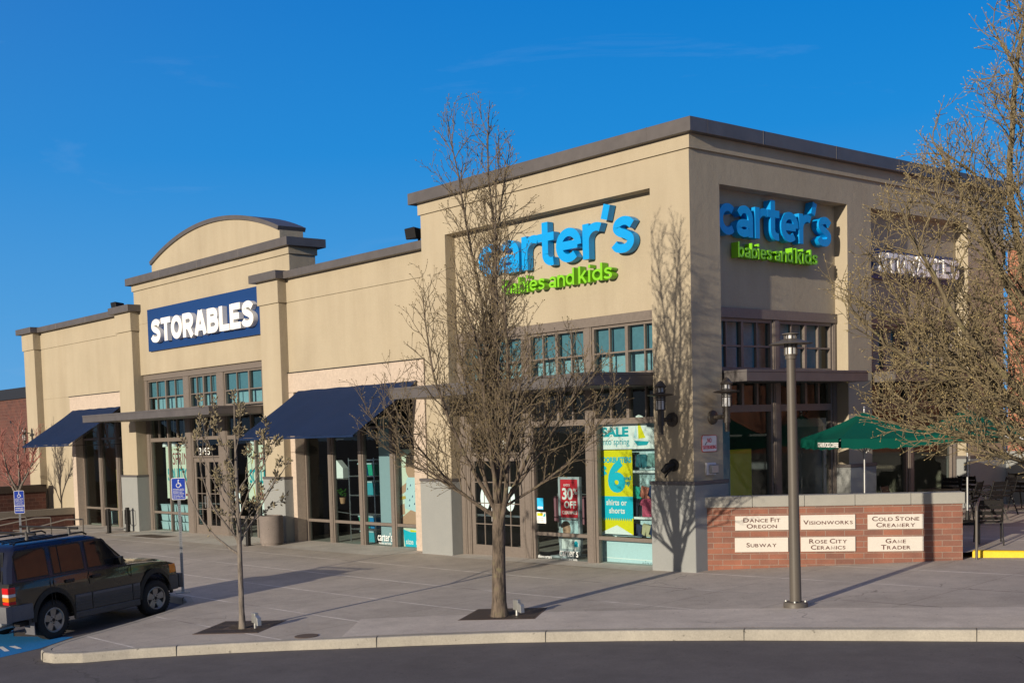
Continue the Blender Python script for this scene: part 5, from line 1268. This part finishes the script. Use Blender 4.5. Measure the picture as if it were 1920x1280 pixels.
# greenhouse: pillars and roof
def gx(z): return .835-(z-1.05)/.55*.115
ring = lambda z, y0, y1, ins=0: (gx(z)-ins, y0, y1)
secs = [(1.045,-.965,2.06,0),(1.30,-.90,1.74,0),(1.55,-.80,1.44,0),(1.60,-.74,1.34,.02),(1.635,-.62,1.18,.09),(1.648,-.45,1.0,.2)]
w = MB()
for z, y0, y1, ins in secs:
    x = gx(z)-ins; c_ = .07
    pts = [(-x,y0+c_),(-x+c_,y0),(0,y0-.03),(x-c_,y0),(x,y0+c_),(x,(y0+y1)/2),(x,y1-c_*1.6),(x-c_*1.4,y1),(0,y1+.09),(-x+c_*1.4,y1),(-x,y1-c_*1.6),(-x,(y0+y1)/2)]
    w.v += [(px_,py_,z) for px_,py_ in pts]
m_n = 12
for i in range(len(secs)-1):
    for k in range(m_n): k2 = (k+1) % m_n; w.f.append((i*m_n+k,i*m_n+k2,(i+1)*m_n+k2,(i+1)*m_n+k)); w.mi.append(0)
w.f.append(tuple((len(secs)-1)*m_n+k for k in range(m_n))); w.mi.append(0)
cb(w,'roof_and_pillars',ROOFP,smooth=35)
def side(poly, d, th, s_): # polygon on the leaning glass side
    return [(s_*(gx(z)+d),y,z) for y,z in poly],[(s_*(gx(z)+d+th),y,z) for y,z in poly]
def sidepatch(m_, poly, d, th, s_):
    a_, b__ = side(poly,d,th,s_); k = len(poly)
    m_.add(a_+b__,[tuple(range(k))[::-1],tuple(range(k,2*k))]+[(i,(i+1)%k,k+(i+1)%k,k+i) for i in range(k)])
WN = {'rear_quarter_window':[(-.76,1.12),(-.04,1.12),(-.04,1.5),(-.08,1.54),(-.68,1.54),(-.76,1.46)],
      'rear_door_window':[(.28,1.12),(.83,1.12),(.83,1.5),(.79,1.54),(.28,1.54)],'rear_vent_window':[(.10,1.12),(.25,1.12),(.25,1.54),(.10,1.54)],
      'front_door_window':[(.95,1.12),(1.78,1.12),(1.72,1.18),(1.44,1.50),(1.38,1.54),(.95,1.54)]}
def grow(poly, k):
    cy_ = sum(p[0] for p in poly)/len(poly); cz_ = sum(p[1] for p in poly)/len(poly)
    return [(p[0]+math.copysign(k,p[0]-cy_),p[1]+math.copysign(k,p[1]-cz_)) for p in poly]
for s_ in (1,-1):
    for nm, poly in WN.items():
        m_ = MB(); sidepatch(m_,grow(poly,.025),-.002,.006,s_); fr_ = cb(m_,'window_trim',TRIMB)
        m_ = MB(); sidepatch(m_,poly,.003,.004,s_); cb(m_,nm,CGL,smooth=False)
    # body side details
    def bx(m_, y0,y1,z0,z1,o0,o1): m_.hexa([(s_*(hw(y,z0)+o),y,z0) for y,o in ((y0,o0),(y1,o0),(y1,o1),(y0,o1))],[(s_*(hw(y,z1)+o),y,z1) for y,o in ((y0,o0),(y1,o0),(y1,o1),(y0,o1))])
    for nm, y0, y1 in (('rear_door_cladding',.52,.93),('front_door_cladding',.955,2.0),('wing_cladding',2.02,2.22)):
        m_ = MB(); bx(m_,y0,y1,.44,.71,-.01,.018); o = cb(m_,nm,CLAD,bevel=.006)
        m_ = MB()
        for z in (.49,.54,.59): bx(m_,y0+.02,y1-.02,z,z+.014,.016,.03)
        cb(m_,'rib',CLAD,o)
        m_ = MB(); bx(m_,y0+.01,y1-.01,.665,.705,.016,.024); cb(m_,'bright_strip',BUMP,o)
    m_ = MB(); bx(m_,.5,2.2,.3,.43,-.06,.03); cb(m_,'side_sill',CLAD,bevel=.02)
    for cy_ in (0,2.69):
        m_ = MB(); a_ = arch(cy_,.455,4,176,20); b__ = arch(cy_,.535,4,176,20)
        poly = a_+b__[::-1]; k = len(poly)
        m_.add([(s_*(hw(y,z)-.02),y,z) for y,z in poly]+[(s_*(hw(y,z)+(.034 if i < 21 else .012)),y,z) for i,(y,z) in enumerate(poly)],[(i,(i+1)%k,k+(i+1)%k,k+i) for i in range(k)]+[(k+i,k+i+1,k+2*21-2-i,k+2*21-1-i) for i in range(20)])
        cb(m_,'wheel_arch_flare',FLARE,smooth=40)
    m_ = MB()
    for y in (-.02,.06,.94): bx(m_,y-.004,y+.004,.45 if y>.5 else .62,1.06,-.01,.003)
    bx(m_,2.03,2.038,.45,1.04,-.01,.003); bx(m_,-.9,2.02,1.066,1.076,-.02,.004)
    cb(m_,'door_gap',TRIMB)
    for y in (.45,1.12):
        m_ = MB(); bx(m_,y-.11,y+.11,.93,.985,-.02,.014); cb(m_,'door_handle',TRIMB,bevel=.012)
        m_ = MB(); bx(m_,y-.095,y+.05,.968,.982,.014,.03); cb(m_,'handle_grip',TRIMB)
    m_ = MB(); m_.hexa([(s_*.82,1.72,1.09),(s_*1.05,1.68,1.09),(s_*1.05,1.58,1.09),(s_*.84,1.62,1.09)],[(s_*.80,1.72,1.2),(s_*1.06,1.67,1.25),(s_*1.06,1.58,1.25),(s_*.82,1.62,1.2)]); cb(m_,'door_mirror',TRIMB,bevel=.03,seg=2,smooth=40)
    # rear bumper corner, tail light, front bumper corner, marker lamp, mud flap
    m_ = MB(); bx(m_,-1.0,-.5,.47,.72,-.03,.03); cb(m_,'bumper_corner',BUMP,bevel=.03,seg=2,smooth=40)
    m_ = MB(); bx(m_,3.1,3.4,.45,.72,-.03,.03); cb(m_,'bumper_corner',CLAD,bevel=.03,seg=2,smooth=40)
    for z0_,z1_,mt in ((.74,.79,LRED),(.792,.86,LAMB),(.862,.91,LCLR),(.912,1.01,LRED)):
        m_ = MB(); m_.box(s_*.875 if s_<0 else .70, s_*.70 if s_<0 else .875,-1.035,-.86,z0_,z1_); cb(m_,'tail_light',mt,bevel=.008)
    m_ = MB(); bx(m_,3.16,3.36,.76,.92,-.03,.008); cb(m_,'marker_lamp',LAMB,bevel=.012)
    m_ = MB(); x0_,x1_ = (.58,.86) if s_>0 else (-.86,-.58); m_.box(x0_,x1_,-.49,-.465,.16,.5); cb(m_,'mud_flap',BUMP,bevel=.006)
    # roof rails
    m_ = MB(); m_.tube([(s_*.6,-.62,1.645),(s_*.6,-.55,1.69),(s_*.6,1.05,1.70),(s_*.6,1.15,1.655)],.016,7); cb(m_,'roof_rail',TRIMB,smooth=40)
for y in (-.3,.72):
    m_ = MB(); m_.tube([(-.86,y,1.80),(.86,y,1.80)],.021,8); o = cb(m_,'roof_rack_bar',BLACK,smooth=40)
    for s_ in (-1,1):
        m_ = MB(); m_.tube([(s_*.6,y,1.7),(s_*.605,y,1.76),(s_*.6,y,1.815)],[.04,.028,.034],8); cb(m_,'clamp',CLAD,o,smooth=40)
for x in (-.35,-.12,.12,.35):
    m_ = MB(); m_.box(x-.02,x+.02,-.5,.9,1.647,1.66); cb(m_,'roof_strip',TRIMB)
m_ = MB(); m_.box(-.9,.9,-1.13,-.98,.46,.73); cb(m_,'rear_bumper',BUMP,bevel=.03,seg=2,smooth=40)
m_ = MB(); m_.box(-.8,.8,3.42,3.55,.46,.72); cb(m_,'front_bumper',CLAD,bevel=.03,seg=2,smooth=40)
m_ = MB(); m_.hexa([(-.6,-.985,1.1),(.6,-.985,1.1),(.6,-.9,1.1),(-.6,-.9,1.1)],[(-.52,-.84,1.52),(.52,-.84,1.52),(.52,-.76,1.52),(-.52,-.76,1.52)]); cb(m_,'tailgate_window',CGL,bevel=.006)
m_ = MB(); m_.hexa([(-.66,-.978,1.06),(.66,-.978,1.06),(.66,-.9,1.06),(-.66,-.9,1.06)],[(-.56,-.825,1.55),(.56,-.825,1.55),(.56,-.75,1.55),(-.56,-.75,1.55)]); cb(m_,'tailgate_trim',TRIMB)
m_ = MB(); m_.hexa([(-.68,2.10,1.09),(.68,2.10,1.09),(.68,2.0,1.09),(-.68,2.0,1.09)],[(-.58,1.56,1.53),(.58,1.56,1.53),(.58,1.46,1.53),(-.58,1.46,1.53)]); cb(m_,'windscreen',CGL,bevel=.006)
m_ = MB(); m_.box(-.72,.72,-.7,3.1,.34,.42); m_.tube([(-.7,0,.37),(.7,0,.37)],.06,8); m_.tube([(-.7,2.69,.37),(.7,2.69,.37)],.05,8); m_.lathe([(.11,-.2),(.13,-.1),(.13,.1),(.11,.2)],(0,0,.37),12,'x'); cb(m_,'chassis',BLACK)
m_ = MB(); m_.tube([(.45,-.2,.36),(.5,-.75,.36),(.52,-1.05,.34)],.035,8); m_.lathe([(.09,0),(.1,.04),(.1,.5),(.09,.54)],(.42,-.95,.4),12,'y'); cb(m_,'exhaust',STEEL,smooth=40)
for cy_ in (0,2.69):
    for s_ in (-1,1):
        q = bpy.data.objects.new('wheel',None); COL.objects.link(q); q.parent = t; q.location = (s_*.74,cy_*.968,WR)
        if s_ < 0: q.rotation_euler = (0,0,math.pi)
        if cy_ > 1 and s_ > 0: q.rotation_euler = (0,0,R(-5))
        m_ = MB(); m_.lathe([(.215,-.11),(.28,-.125),(.33,-.115),(.355,-.095),(.365,-.06),(.365,.06),(.355,.095),(.33,.115),(.27,.128),(.222,.115),(.215,.08)],(0,0,0),40,'x'); ty = m_.build('tyre',RUB,q,world=False,smooth=40)
        m_ = MB()
        for k in range(44):
            a0 = k*2*math.pi/44
            for x0_,x1_,ph in ((-.1,-.045,0),(-.035,.03,.07),(.04,.1,0)):
                c0,s0 = math.cos(a0+ph),math.sin(a0+ph); c1,s1 = math.cos(a0+ph+.09),math.sin(a0+ph+.09)
                m_.hexa([(x0_,c0*.36,s0*.36),(x1_,c0*.36,s0*.36),(x1_,c1*.36,s1*.36),(x0_,c1*.36,s1*.36)],[(x0_,c0*.371,s0*.371),(x1_,c0*.371,s0*.371),(x1_,c1*.371,s1*.371),(x0_,c1*.371,s1*.371)])
        m_.build('tread',RUB,q,world=False)
        m_ = MB(); m_.lathe([(.0,.03),(.205,.03),(.205,.02)],(0,0,0),32,'x'); m_.build('wheel_back',BLACK,q,world=False)
        m_ = MB(); m_.lathe([(.198,.0),(.2,.10),(.218,.122),(.232,.118),(.22,.09),(.21,.0)],(0,0,0),40,'x'); m_.lathe([(.09,.04),(.09,.075),(.075,.09),(.04,.092)],(0,0,0),24,'x')
        for k in range(5):
            a0 = k*2*math.pi/5+.3; ca,sa = math.cos(a0),math.sin(a0)
            def P_(r,u,x): return (x, ca*r-sa*u, sa*r+ca*u)
            m_.hexa([P_(.06,-.055,.05),P_(.06,.055,.05),P_(.205,.085,.07),P_(.205,-.085,.07)],[P_(.06,-.05,.085),P_(.06,.05,.085),P_(.207,.068,.10),P_(.207,-.068,.10)])
        m_.build('rim',ALLOY,q,world=False,smooth=30)
        m_ = MB(); m_.lathe([(.0,.094),(.035,.096),(.036,.088)],(0,0,0),16,'x')
        for k in range(5): a0 = k*2*math.pi/5+.3+.63; m_.lathe([(.0,.092),(.013,.093),(.013,.08)],(0,.062*math.cos(a0),.062*math.sin(a0)),8,'x')
        m_.build('hub_cap',BLACK,q,world=False)

# ------------------------------------------------------------------ bare budding trees
class Tree:
    def __init__(s, rnd): s.parts = {'trunk': MB(), 'crown': MB(), 'buds': MB()}; s.r = rnd
    def stick(s, part, pts, radii, n):
        s.parts[part].tube(pts, radii, n, cap=False)
    def bud(s, p, d, l, w_):
        m_ = s.parts['buds']; d = d.normalized(); a = d.orthogonal().normalized(); b = d.cross(a); c = p+d*(l*.45)
        vs = [p, c+a*w_, c+b*w_, c-a*w_, c-b*w_, p+d*l]
        m_.add([tuple(v) for v in vs], [(0,2,1),(0,3,2),(0,4,3),(0,1,4),(5,1,2),(5,2,3),(5,3,4),(5,4,1)])
    def path(s, p, d, length, step, trop, wob, inside):
        r = s.r; pts = [p.copy()]; n = max(2, int(round(length/step))); step = length/n; dirs = [d.normalized()]
        for i in range(n):
            d = (d+Vector((r.gauss(0,wob),r.gauss(0,wob),r.gauss(0,wob)+trop))).normalized()
            p = p+d*step
            if not inside(p): break
            pts.append(p.copy()); dirs.append(d.copy())
        return pts, dirs
def rot_away(d, ang, az, r):
    a = d.orthogonal().normalized(); b = d.cross(a); o = a*math.cos(az)+b*math.sin(az)
    return (d*math.cos(ang)+o*math.sin(ang)).normalized()
def branchy(T, p, d, length, r0, level, P, inside):
    r = T.r; lv = P[level]
    pts, dirs = T.path(p, d, length, lv['step'], lv['trop'], lv['wob'], inside)
    if len(pts) < 2: 
        return
    n = len(pts)-1; r1 = lv['tip']
    radii = [max(r1, r0*(1-i/n)**lv.get('pow',.9)+r1) for i in range(n+1)]
    T.stick(lv['part'], pts, radii, lv['sides'])
    L_ = n*lv['step']
    last = level == len(P)-1
    if last or lv.get('endbud'):
        T.bud(pts[-1], dirs[-1], lv['bl']*r.uniform(.7,1.2), lv['bw']*r.uniform(.8,1.2))
        if last:
            for i in range(1, n):
                if r.random() < lv.get('midbud',.0): T.bud(pts[i], rot_away(dirs[i], .8, r.uniform(0,6.28), r), lv['bl']*.8, lv['bw']*.85)
    if last: return
    nx = P[level+1]; pos = lv['t0']*L_+r.uniform(0,lv['gap']); az = r.uniform(0,6.28)
    while pos < L_*lv.get('t1',.98):
        f = pos/L_*n; i = min(int(f), n-1); q = pts[i].lerp(pts[i+1], f-i); dd = dirs[min(i+1,n)]
        t_ = pos/L_; az += 2.4+r.uniform(-.5,.5)
        ang = r.uniform(*lv['ang']); ln = lv['len']*(1-lv['fall']*t_)*r.uniform(.55,1.15)
        cd_ = rot_away(dd, ang, az, r); 
        if lv.get('up'): cd_ = (cd_+Vector((0,0,lv['up']))).normalized()
        branchy(T, q, cd_, ln, max(min(radii[i]*.62, lv['cr']*(.6+.4*ln/lv['len'])), nx['tip']), level+1, P, inside)
        pos += lv['gap']*r.uniform(.6,1.4)
def env(points, base, lean=(0,0), jit=None):
    def inside(p):
        z = p.z
        if z < points[0][0]: return True
        for (a, ra), (b, rb) in zip(points, points[1:]):
            if a <= z <= b:
                R_ = ra+(rb-ra)*(z-a)/(b-a); th = math.atan2(p.y-base.y, p.x-base.x)
                return math.hypot(p.x-base.x, p.y-base.y) < R_*(1+.13*math.sin(3*th+z*1.7)+.09*math.sin(7*th-z*2.3))
        return False
    return inside
def finish(T, name, label, loc, mats, group=None):
    t = thing(name, label, 'tree', loc, group=group)
    T.parts['trunk'].build('trunk', mats[0], t, world=False, smooth=True)
    c = T.parts['crown'].build('crown', mats[1], t, world=False, smooth=True)
    if T.parts['buds'].v: T.parts['buds'].build('buds', mats[2], c, world=False)
    return t
def trunk(T, pts, radii, flare=True):
    T.stick('trunk', pts, radii, 14)

# the big tree in front of the corner shop
r_ = random.Random(11); T = Tree(r_)
trunk(T, [Vector(p) for p in ((0,0,-.1),(0,0,.06),(0,0,.25),(.01,.0,.8),(.03,.0,1.3),(.05,-.01,1.7),(.06,-.01,1.95))],[.175,.15,.125,.115,.108,.11,.098])
LEAN = Vector((-.61,-.79,0))*.036                                   # the crown leans a little
def env1(p):
    z = p.z
    if z < 1.5: return True
    q = p-LEAN*z; pr_ = [(1.5,.3),(2.0,1.1),(2.5,1.9),(3.3,2.4),(4.2,2.2),(5.1,1.5),(5.9,1.1),(6.8,.98),(7.6,.86),(8.2,.66),(8.7,.36),(9.0,.05)]
    for (a, ra), (b, rb) in zip(pr_, pr_[1:]):
        if a <= z <= b:
            th = math.atan2(q.y, q.x); return math.hypot(q.x, q.y) < (ra+(rb-ra)*(z-a)/(b-a))*(1+.12*math.sin(3*th+z*1.7)+.09*math.sin(7*th-z*2.3))
    return False
P1 = [dict(part='trunk',step=.16,trop=.035,wob=.035,tip=.004,sides=9,pow=.8,t0=.13,gap=.155,ang=(.5,1.0),len=1.75,fall=.64,cr=.0115,up=.27),
      dict(part='crown',step=.11,trop=.05,wob=.10,tip=.0026,sides=4,pow=.9,t0=.14,gap=.145,ang=(.5,1.0),len=.6,fall=.5,cr=.0052,up=.2,endbud=True,bl=.042,bw=.009),
      dict(part='crown',step=.075,trop=.05,wob=.14,tip=.0022,sides=3,t0=.14,gap=.12,ang=(.5,1.05),len=.13,fall=.35,cr=.004,up=.15,endbud=True,bl=.038,bw=.0085),
      dict(part='crown',step=.05,trop=.04,wob=.2,tip=.0024,sides=3,bl=.035,bw=.0085,midbud=.1)]
LEAD = [((.05,0,1.9),(-.0,.0,1),7.4,0.052),((.02,.03,1.75),(-.08,.05,1),7.2,0.047),((.09,-.02,1.45),(.36,-.02,1),5.6,0.041),((0,0,1.75),(-.55,.0,1),4.0,0.034),((.03,-.04,1.8),(-.3,-.5,1),4.3,0.033),
        ((.06,.05,1.8),(.25,.55,1),4.4,0.034),((.06,.0,1.95),(.16,-.28,1),5.4,0.034),((0,.04,1.85),(-.62,.45,1),3.3,0.027),((.1,.02,1.9),(.75,.55,1),3.6,0.028),((.0,-.03,1.7),(-.85,-.65,.75),3.1,0.024),((.1,-.03,2.1),(.72,-.45,.85),3.0,0.024),((.05,.0,2.2),(.03,.1,1),6.6,0.034),
        ((.0,-.02,1.75),(-.65,-.95,.62),3.0,0.021),((.08,.02,1.85),(.7,.95,.62),3.0,0.021),((.02,0,1.9),(-.3,.2,1),4.6,0.030)]
LEAD += [((.0,.05,1.8),(-.12,.16,1),6.9,.036),((.05,-.05,1.9),(.11,-.12,1),7.0,.036)]
for p, d, l, rr in LEAD: branchy(T, Vector(p), Vector(d)+LEAN*.9, l, rr, 0, P1, env1)
finish(T,'bare_tree','tall bare budding tree in front of the corner shop doors',(.4,-5.82,zg(.4,-5.82)),(BARK,TWIG,BUD))

# the small tree near the car
r_ = random.Random(5); T = Tree(r_)
trunk(T, [Vector(p) for p in ((0,0,-.08),(0,0,.05),(0,0,.3),(-.01,.01,.9),(.01,.0,1.45),(.02,0,1.75),(.0,0,2.4),(-.02,.02,3.1),(.02,0,3.7),(.03,0,4.1))],[.085,.068,.05,.046,.044,.045,.032,.025,.016,.007])
E2 = env([(1.3,1.6),(2.2,1.6),(3.3,1.5),(4.3,1.0),(4.6,.3)], Vector((0,0,0)))
def tuft(T, p, d, r, k=9):
    for i in range(k):
        dd = rot_away(d.normalized(), r.uniform(.2,1.5), r.uniform(0,6.28), r); q = p+d.normalized()*r.uniform(-.1,.03)+dd*r.uniform(.01,.05)
        T.stick('crown',[p-d.normalized()*.03,q],[.004,.003],3); T.bud(q, dd+Vector((0,0,.4)), r.uniform(.05,.085), r.uniform(.012,.02))
def sm(p, d, l, r0, lev):
    r = T.r; pts, dirs = T.path(Vector(p), Vector(d), l, .09, .035, .07, E2)
    n = len(pts)-1
    if n < 1: return
    T.stick('trunk' if lev == 0 else 'crown', pts, [r0*.72*(1-.75*i/n) for i in range(n+1)], 7 if lev == 0 else 5)
    tuft(T, pts[-1], dirs[-1], r, 13)
    if lev < 2:
        pos = .28; 
        while pos < .95:
            i = min(int(pos*n), n-1); q = pts[i]; c_ = rot_away(dirs[i], r.uniform(.5,.95), r.uniform(0,6.28), r); c_ = (c_+Vector((0,0,.3))).normalized()
            if lev == 0 and r.random() < .5: sm(q, c_, l*r.uniform(.26,.5), r0*.45, 1)
            elif r.random() < .35: sm(q, c_, r.uniform(.1,.2), .006, 2)
            elif r.random() < .5: tuft(T, q+c_*.05, c_, r, 3)
            pos += r.uniform(.13,.22)
VX, VY = Vector((.61,.79,0)), Vector((-.79,.61,0))
def vb(a, b, c): return VX*a+VY*b+Vector((0,0,c))
for p, d, l, r0 in (((0,0,1.3),vb(-.85,.1,.75),2.35,.032),((0,0,1.5),vb(.55,.1,1),1.7,.03),((0,0,1.55),vb(-.55,-.2,1),2.1,.03),((0,0,1.85),vb(.35,-.4,1),1.5,.026),((0,0,2.1),vb(-.7,.25,.9),1.7,.022),((0,0,2.4),vb(.5,.2,.9),1.2,.018),
      ((0,0,2.75),vb(-.35,.1,1),1.1,.016),((0,0,3.1),vb(.3,.0,1),.7,.013),((0,0,1.75),vb(.75,.3,.75),1.1,.018),((0,0,1.45),vb(-.5,.7,.7),1.5,.022),((0,0,2.0),vb(-.9,-.1,.75),1.6,.018),((0,0,1.65),vb(.1,-.8,.8),1.3,.018)):
    sm(p, d, l, r0, 0)
tuft(T, Vector((.03,0,4.1)), Vector((0,0,1)), r_, 22)
finish(T,'budding_tree','small young tree with fuzzy bud clusters on the pavement beside the dark car',(-2.81,-9.01,zg(-2.81,-9.01)),(BARKY,TWIGY,BUDY))

# the large tree at the right edge
r_ = random.Random(23); T = Tree(r_)
trunk(T, [Vector(p) for p in ((0,0,-.1),(0,0,.08),(0,0,.3),(.02,.02,1.2),(0,.03,2.0),(-.02,.03,2.5))],[.25,.21,.175,.16,.155,.145])
E3 = env([(1.6,.6),(2.1,.9),(2.35,2.2),(2.65,2.95),(3.4,3.35),(4.6,3.3),(5.8,2.8),(7.0,2.1),(8.5,1.75),(10,1.35),(11.4,.8),(12.2,.1)], Vector((0,0,0)))
P3 = [dict(part='trunk',step=.2,trop=.02,wob=.06,tip=.008,sides=8,pow=.8,t0=.14,gap=.2,ang=(.55,1.05),len=2.1,fall=.55,cr=.013,up=.15),
      dict(part='crown',step=.13,trop=.03,wob=.13,tip=.003,sides=4,t0=.12,gap=.145,ang=(.55,1.1),len=.75,fall=.5,cr=.006,up=.14,endbud=True,bl=.036,bw=.0075),
      dict(part='crown',step=.08,trop=.05,wob=.16,tip=.0026,sides=3,t0=.15,gap=.115,ang=(.6,1.1),len=.15,fall=.35,cr=.0043,up=.15,endbud=True,bl=.034,bw=.0075),
      dict(part='crown',step=.055,trop=.04,wob=.2,tip=.0032,sides=3,bl=.034,bw=.0075,midbud=.3)]
for p, d, l, rr in (((0,0,2.4),(.0,.1,1),9.3,.13),((0,0,2.2),(-.45,.1,1),8.0,.1),((0,0,2.1),(-.9,-.35,.8),4.6,.085),((0,0,2.0),(-1,.25,.45),4.2,.08),((0,0,2.3),(-.6,-.7,.9),4.8,.075),((0,0,2.2),(-.5,.8,.8),5.0,.075),
      ((0,0,2.5),(-.75,.15,1),5.6,.08),((0,0,1.9),(-.9,-.6,.34),3.9,.06),((0,0,1.9),(-.8,.75,.4),3.9,.06),((0,0,2.6),(.4,-.4,1),6.5,.08),((0,0,2.4),(.6,.5,.8),4.0,.07),((0,0,3.2),(-.6,-.25,1),5.4,.06),((0,0,3.6),(-.5,.45,1),5.2,.06),((0,0,4.4),(-.7,-.1,1),4.2,.05),((0,0,5.2),(-.5,-.3,1),4.2,.045),((0,0,5.8),(-.55,.25,1),3.8,.04),((0,0,2.7),(-.95,-.05,.62),4.2,.06),((0,0,2.1),(-.75,-.75,.5),4.2,.055),((0,0,2.2),(-.62,-.9,.75),4.2,.05),((0,0,2.15),(-.61,-.79,.16),3.6,.05),((0,0,2.3),(-.85,-.55,.2),3.6,.05)):
    branchy(T, Vector(p), Vector(d), l, rr*.66, 0, P3, E3)
finish(T,'large_tree','large bare tree with yellow buds whose crown fills the right edge',(8.31,-2.03,zg(8.31,-2.03)),(BARKO,TWIGO,BUDO))

# reddish tree in the planter at the far left
r_ = random.Random(3); T = Tree(r_)
trunk(T, [Vector(p) for p in ((0,0,-.1),(0,0,.3),(.02,0,.7),(.05,0,1.1))],[.1,.075,.07,.06])
E4 = env([(.9,.4),(1.6,1.3),(2.6,1.7),(3.6,1.35),(4.4,.5),(4.7,.05)], Vector((0,0,0)))
P4 = [dict(part='trunk',step=.16,trop=.0,wob=.08,tip=.01,sides=6,t0=.2,gap=.13,ang=(.5,1.0),len=1.1,fall=.4,cr=.018,up=.2),
      dict(part='crown',step=.1,trop=.03,wob=.1,tip=.006,sides=4,t0=.2,gap=.1,ang=(.4,.9),len=.4,fall=.4,cr=.009,up=.15,endbud=False),
      dict(part='crown',step=.1,trop=.03,wob=.1,tip=.005,sides=3,bl=.02,bw=.008)]
for p, d, l, rr in (((.05,0,1.0),(.5,.1,1),2.6,.045),((.0,0,.9),(-.4,.2,1),3.0,.05),((0,0,.8),(-.8,-.3,1),2.6,.04),((0,0,1.0),(.2,-.5,1),2.6,.04),((0,0,1.0),(0,.5,1),2.6,.04)):
    branchy(T, Vector(p), Vector(d), l, rr, 0, P4, E4)
finish(T,'red_twig_tree','small bare tree with reddish twigs in the planter at far left',(-31.9,-1.6,.2),(BARKY,TWIGR,TWIGR))
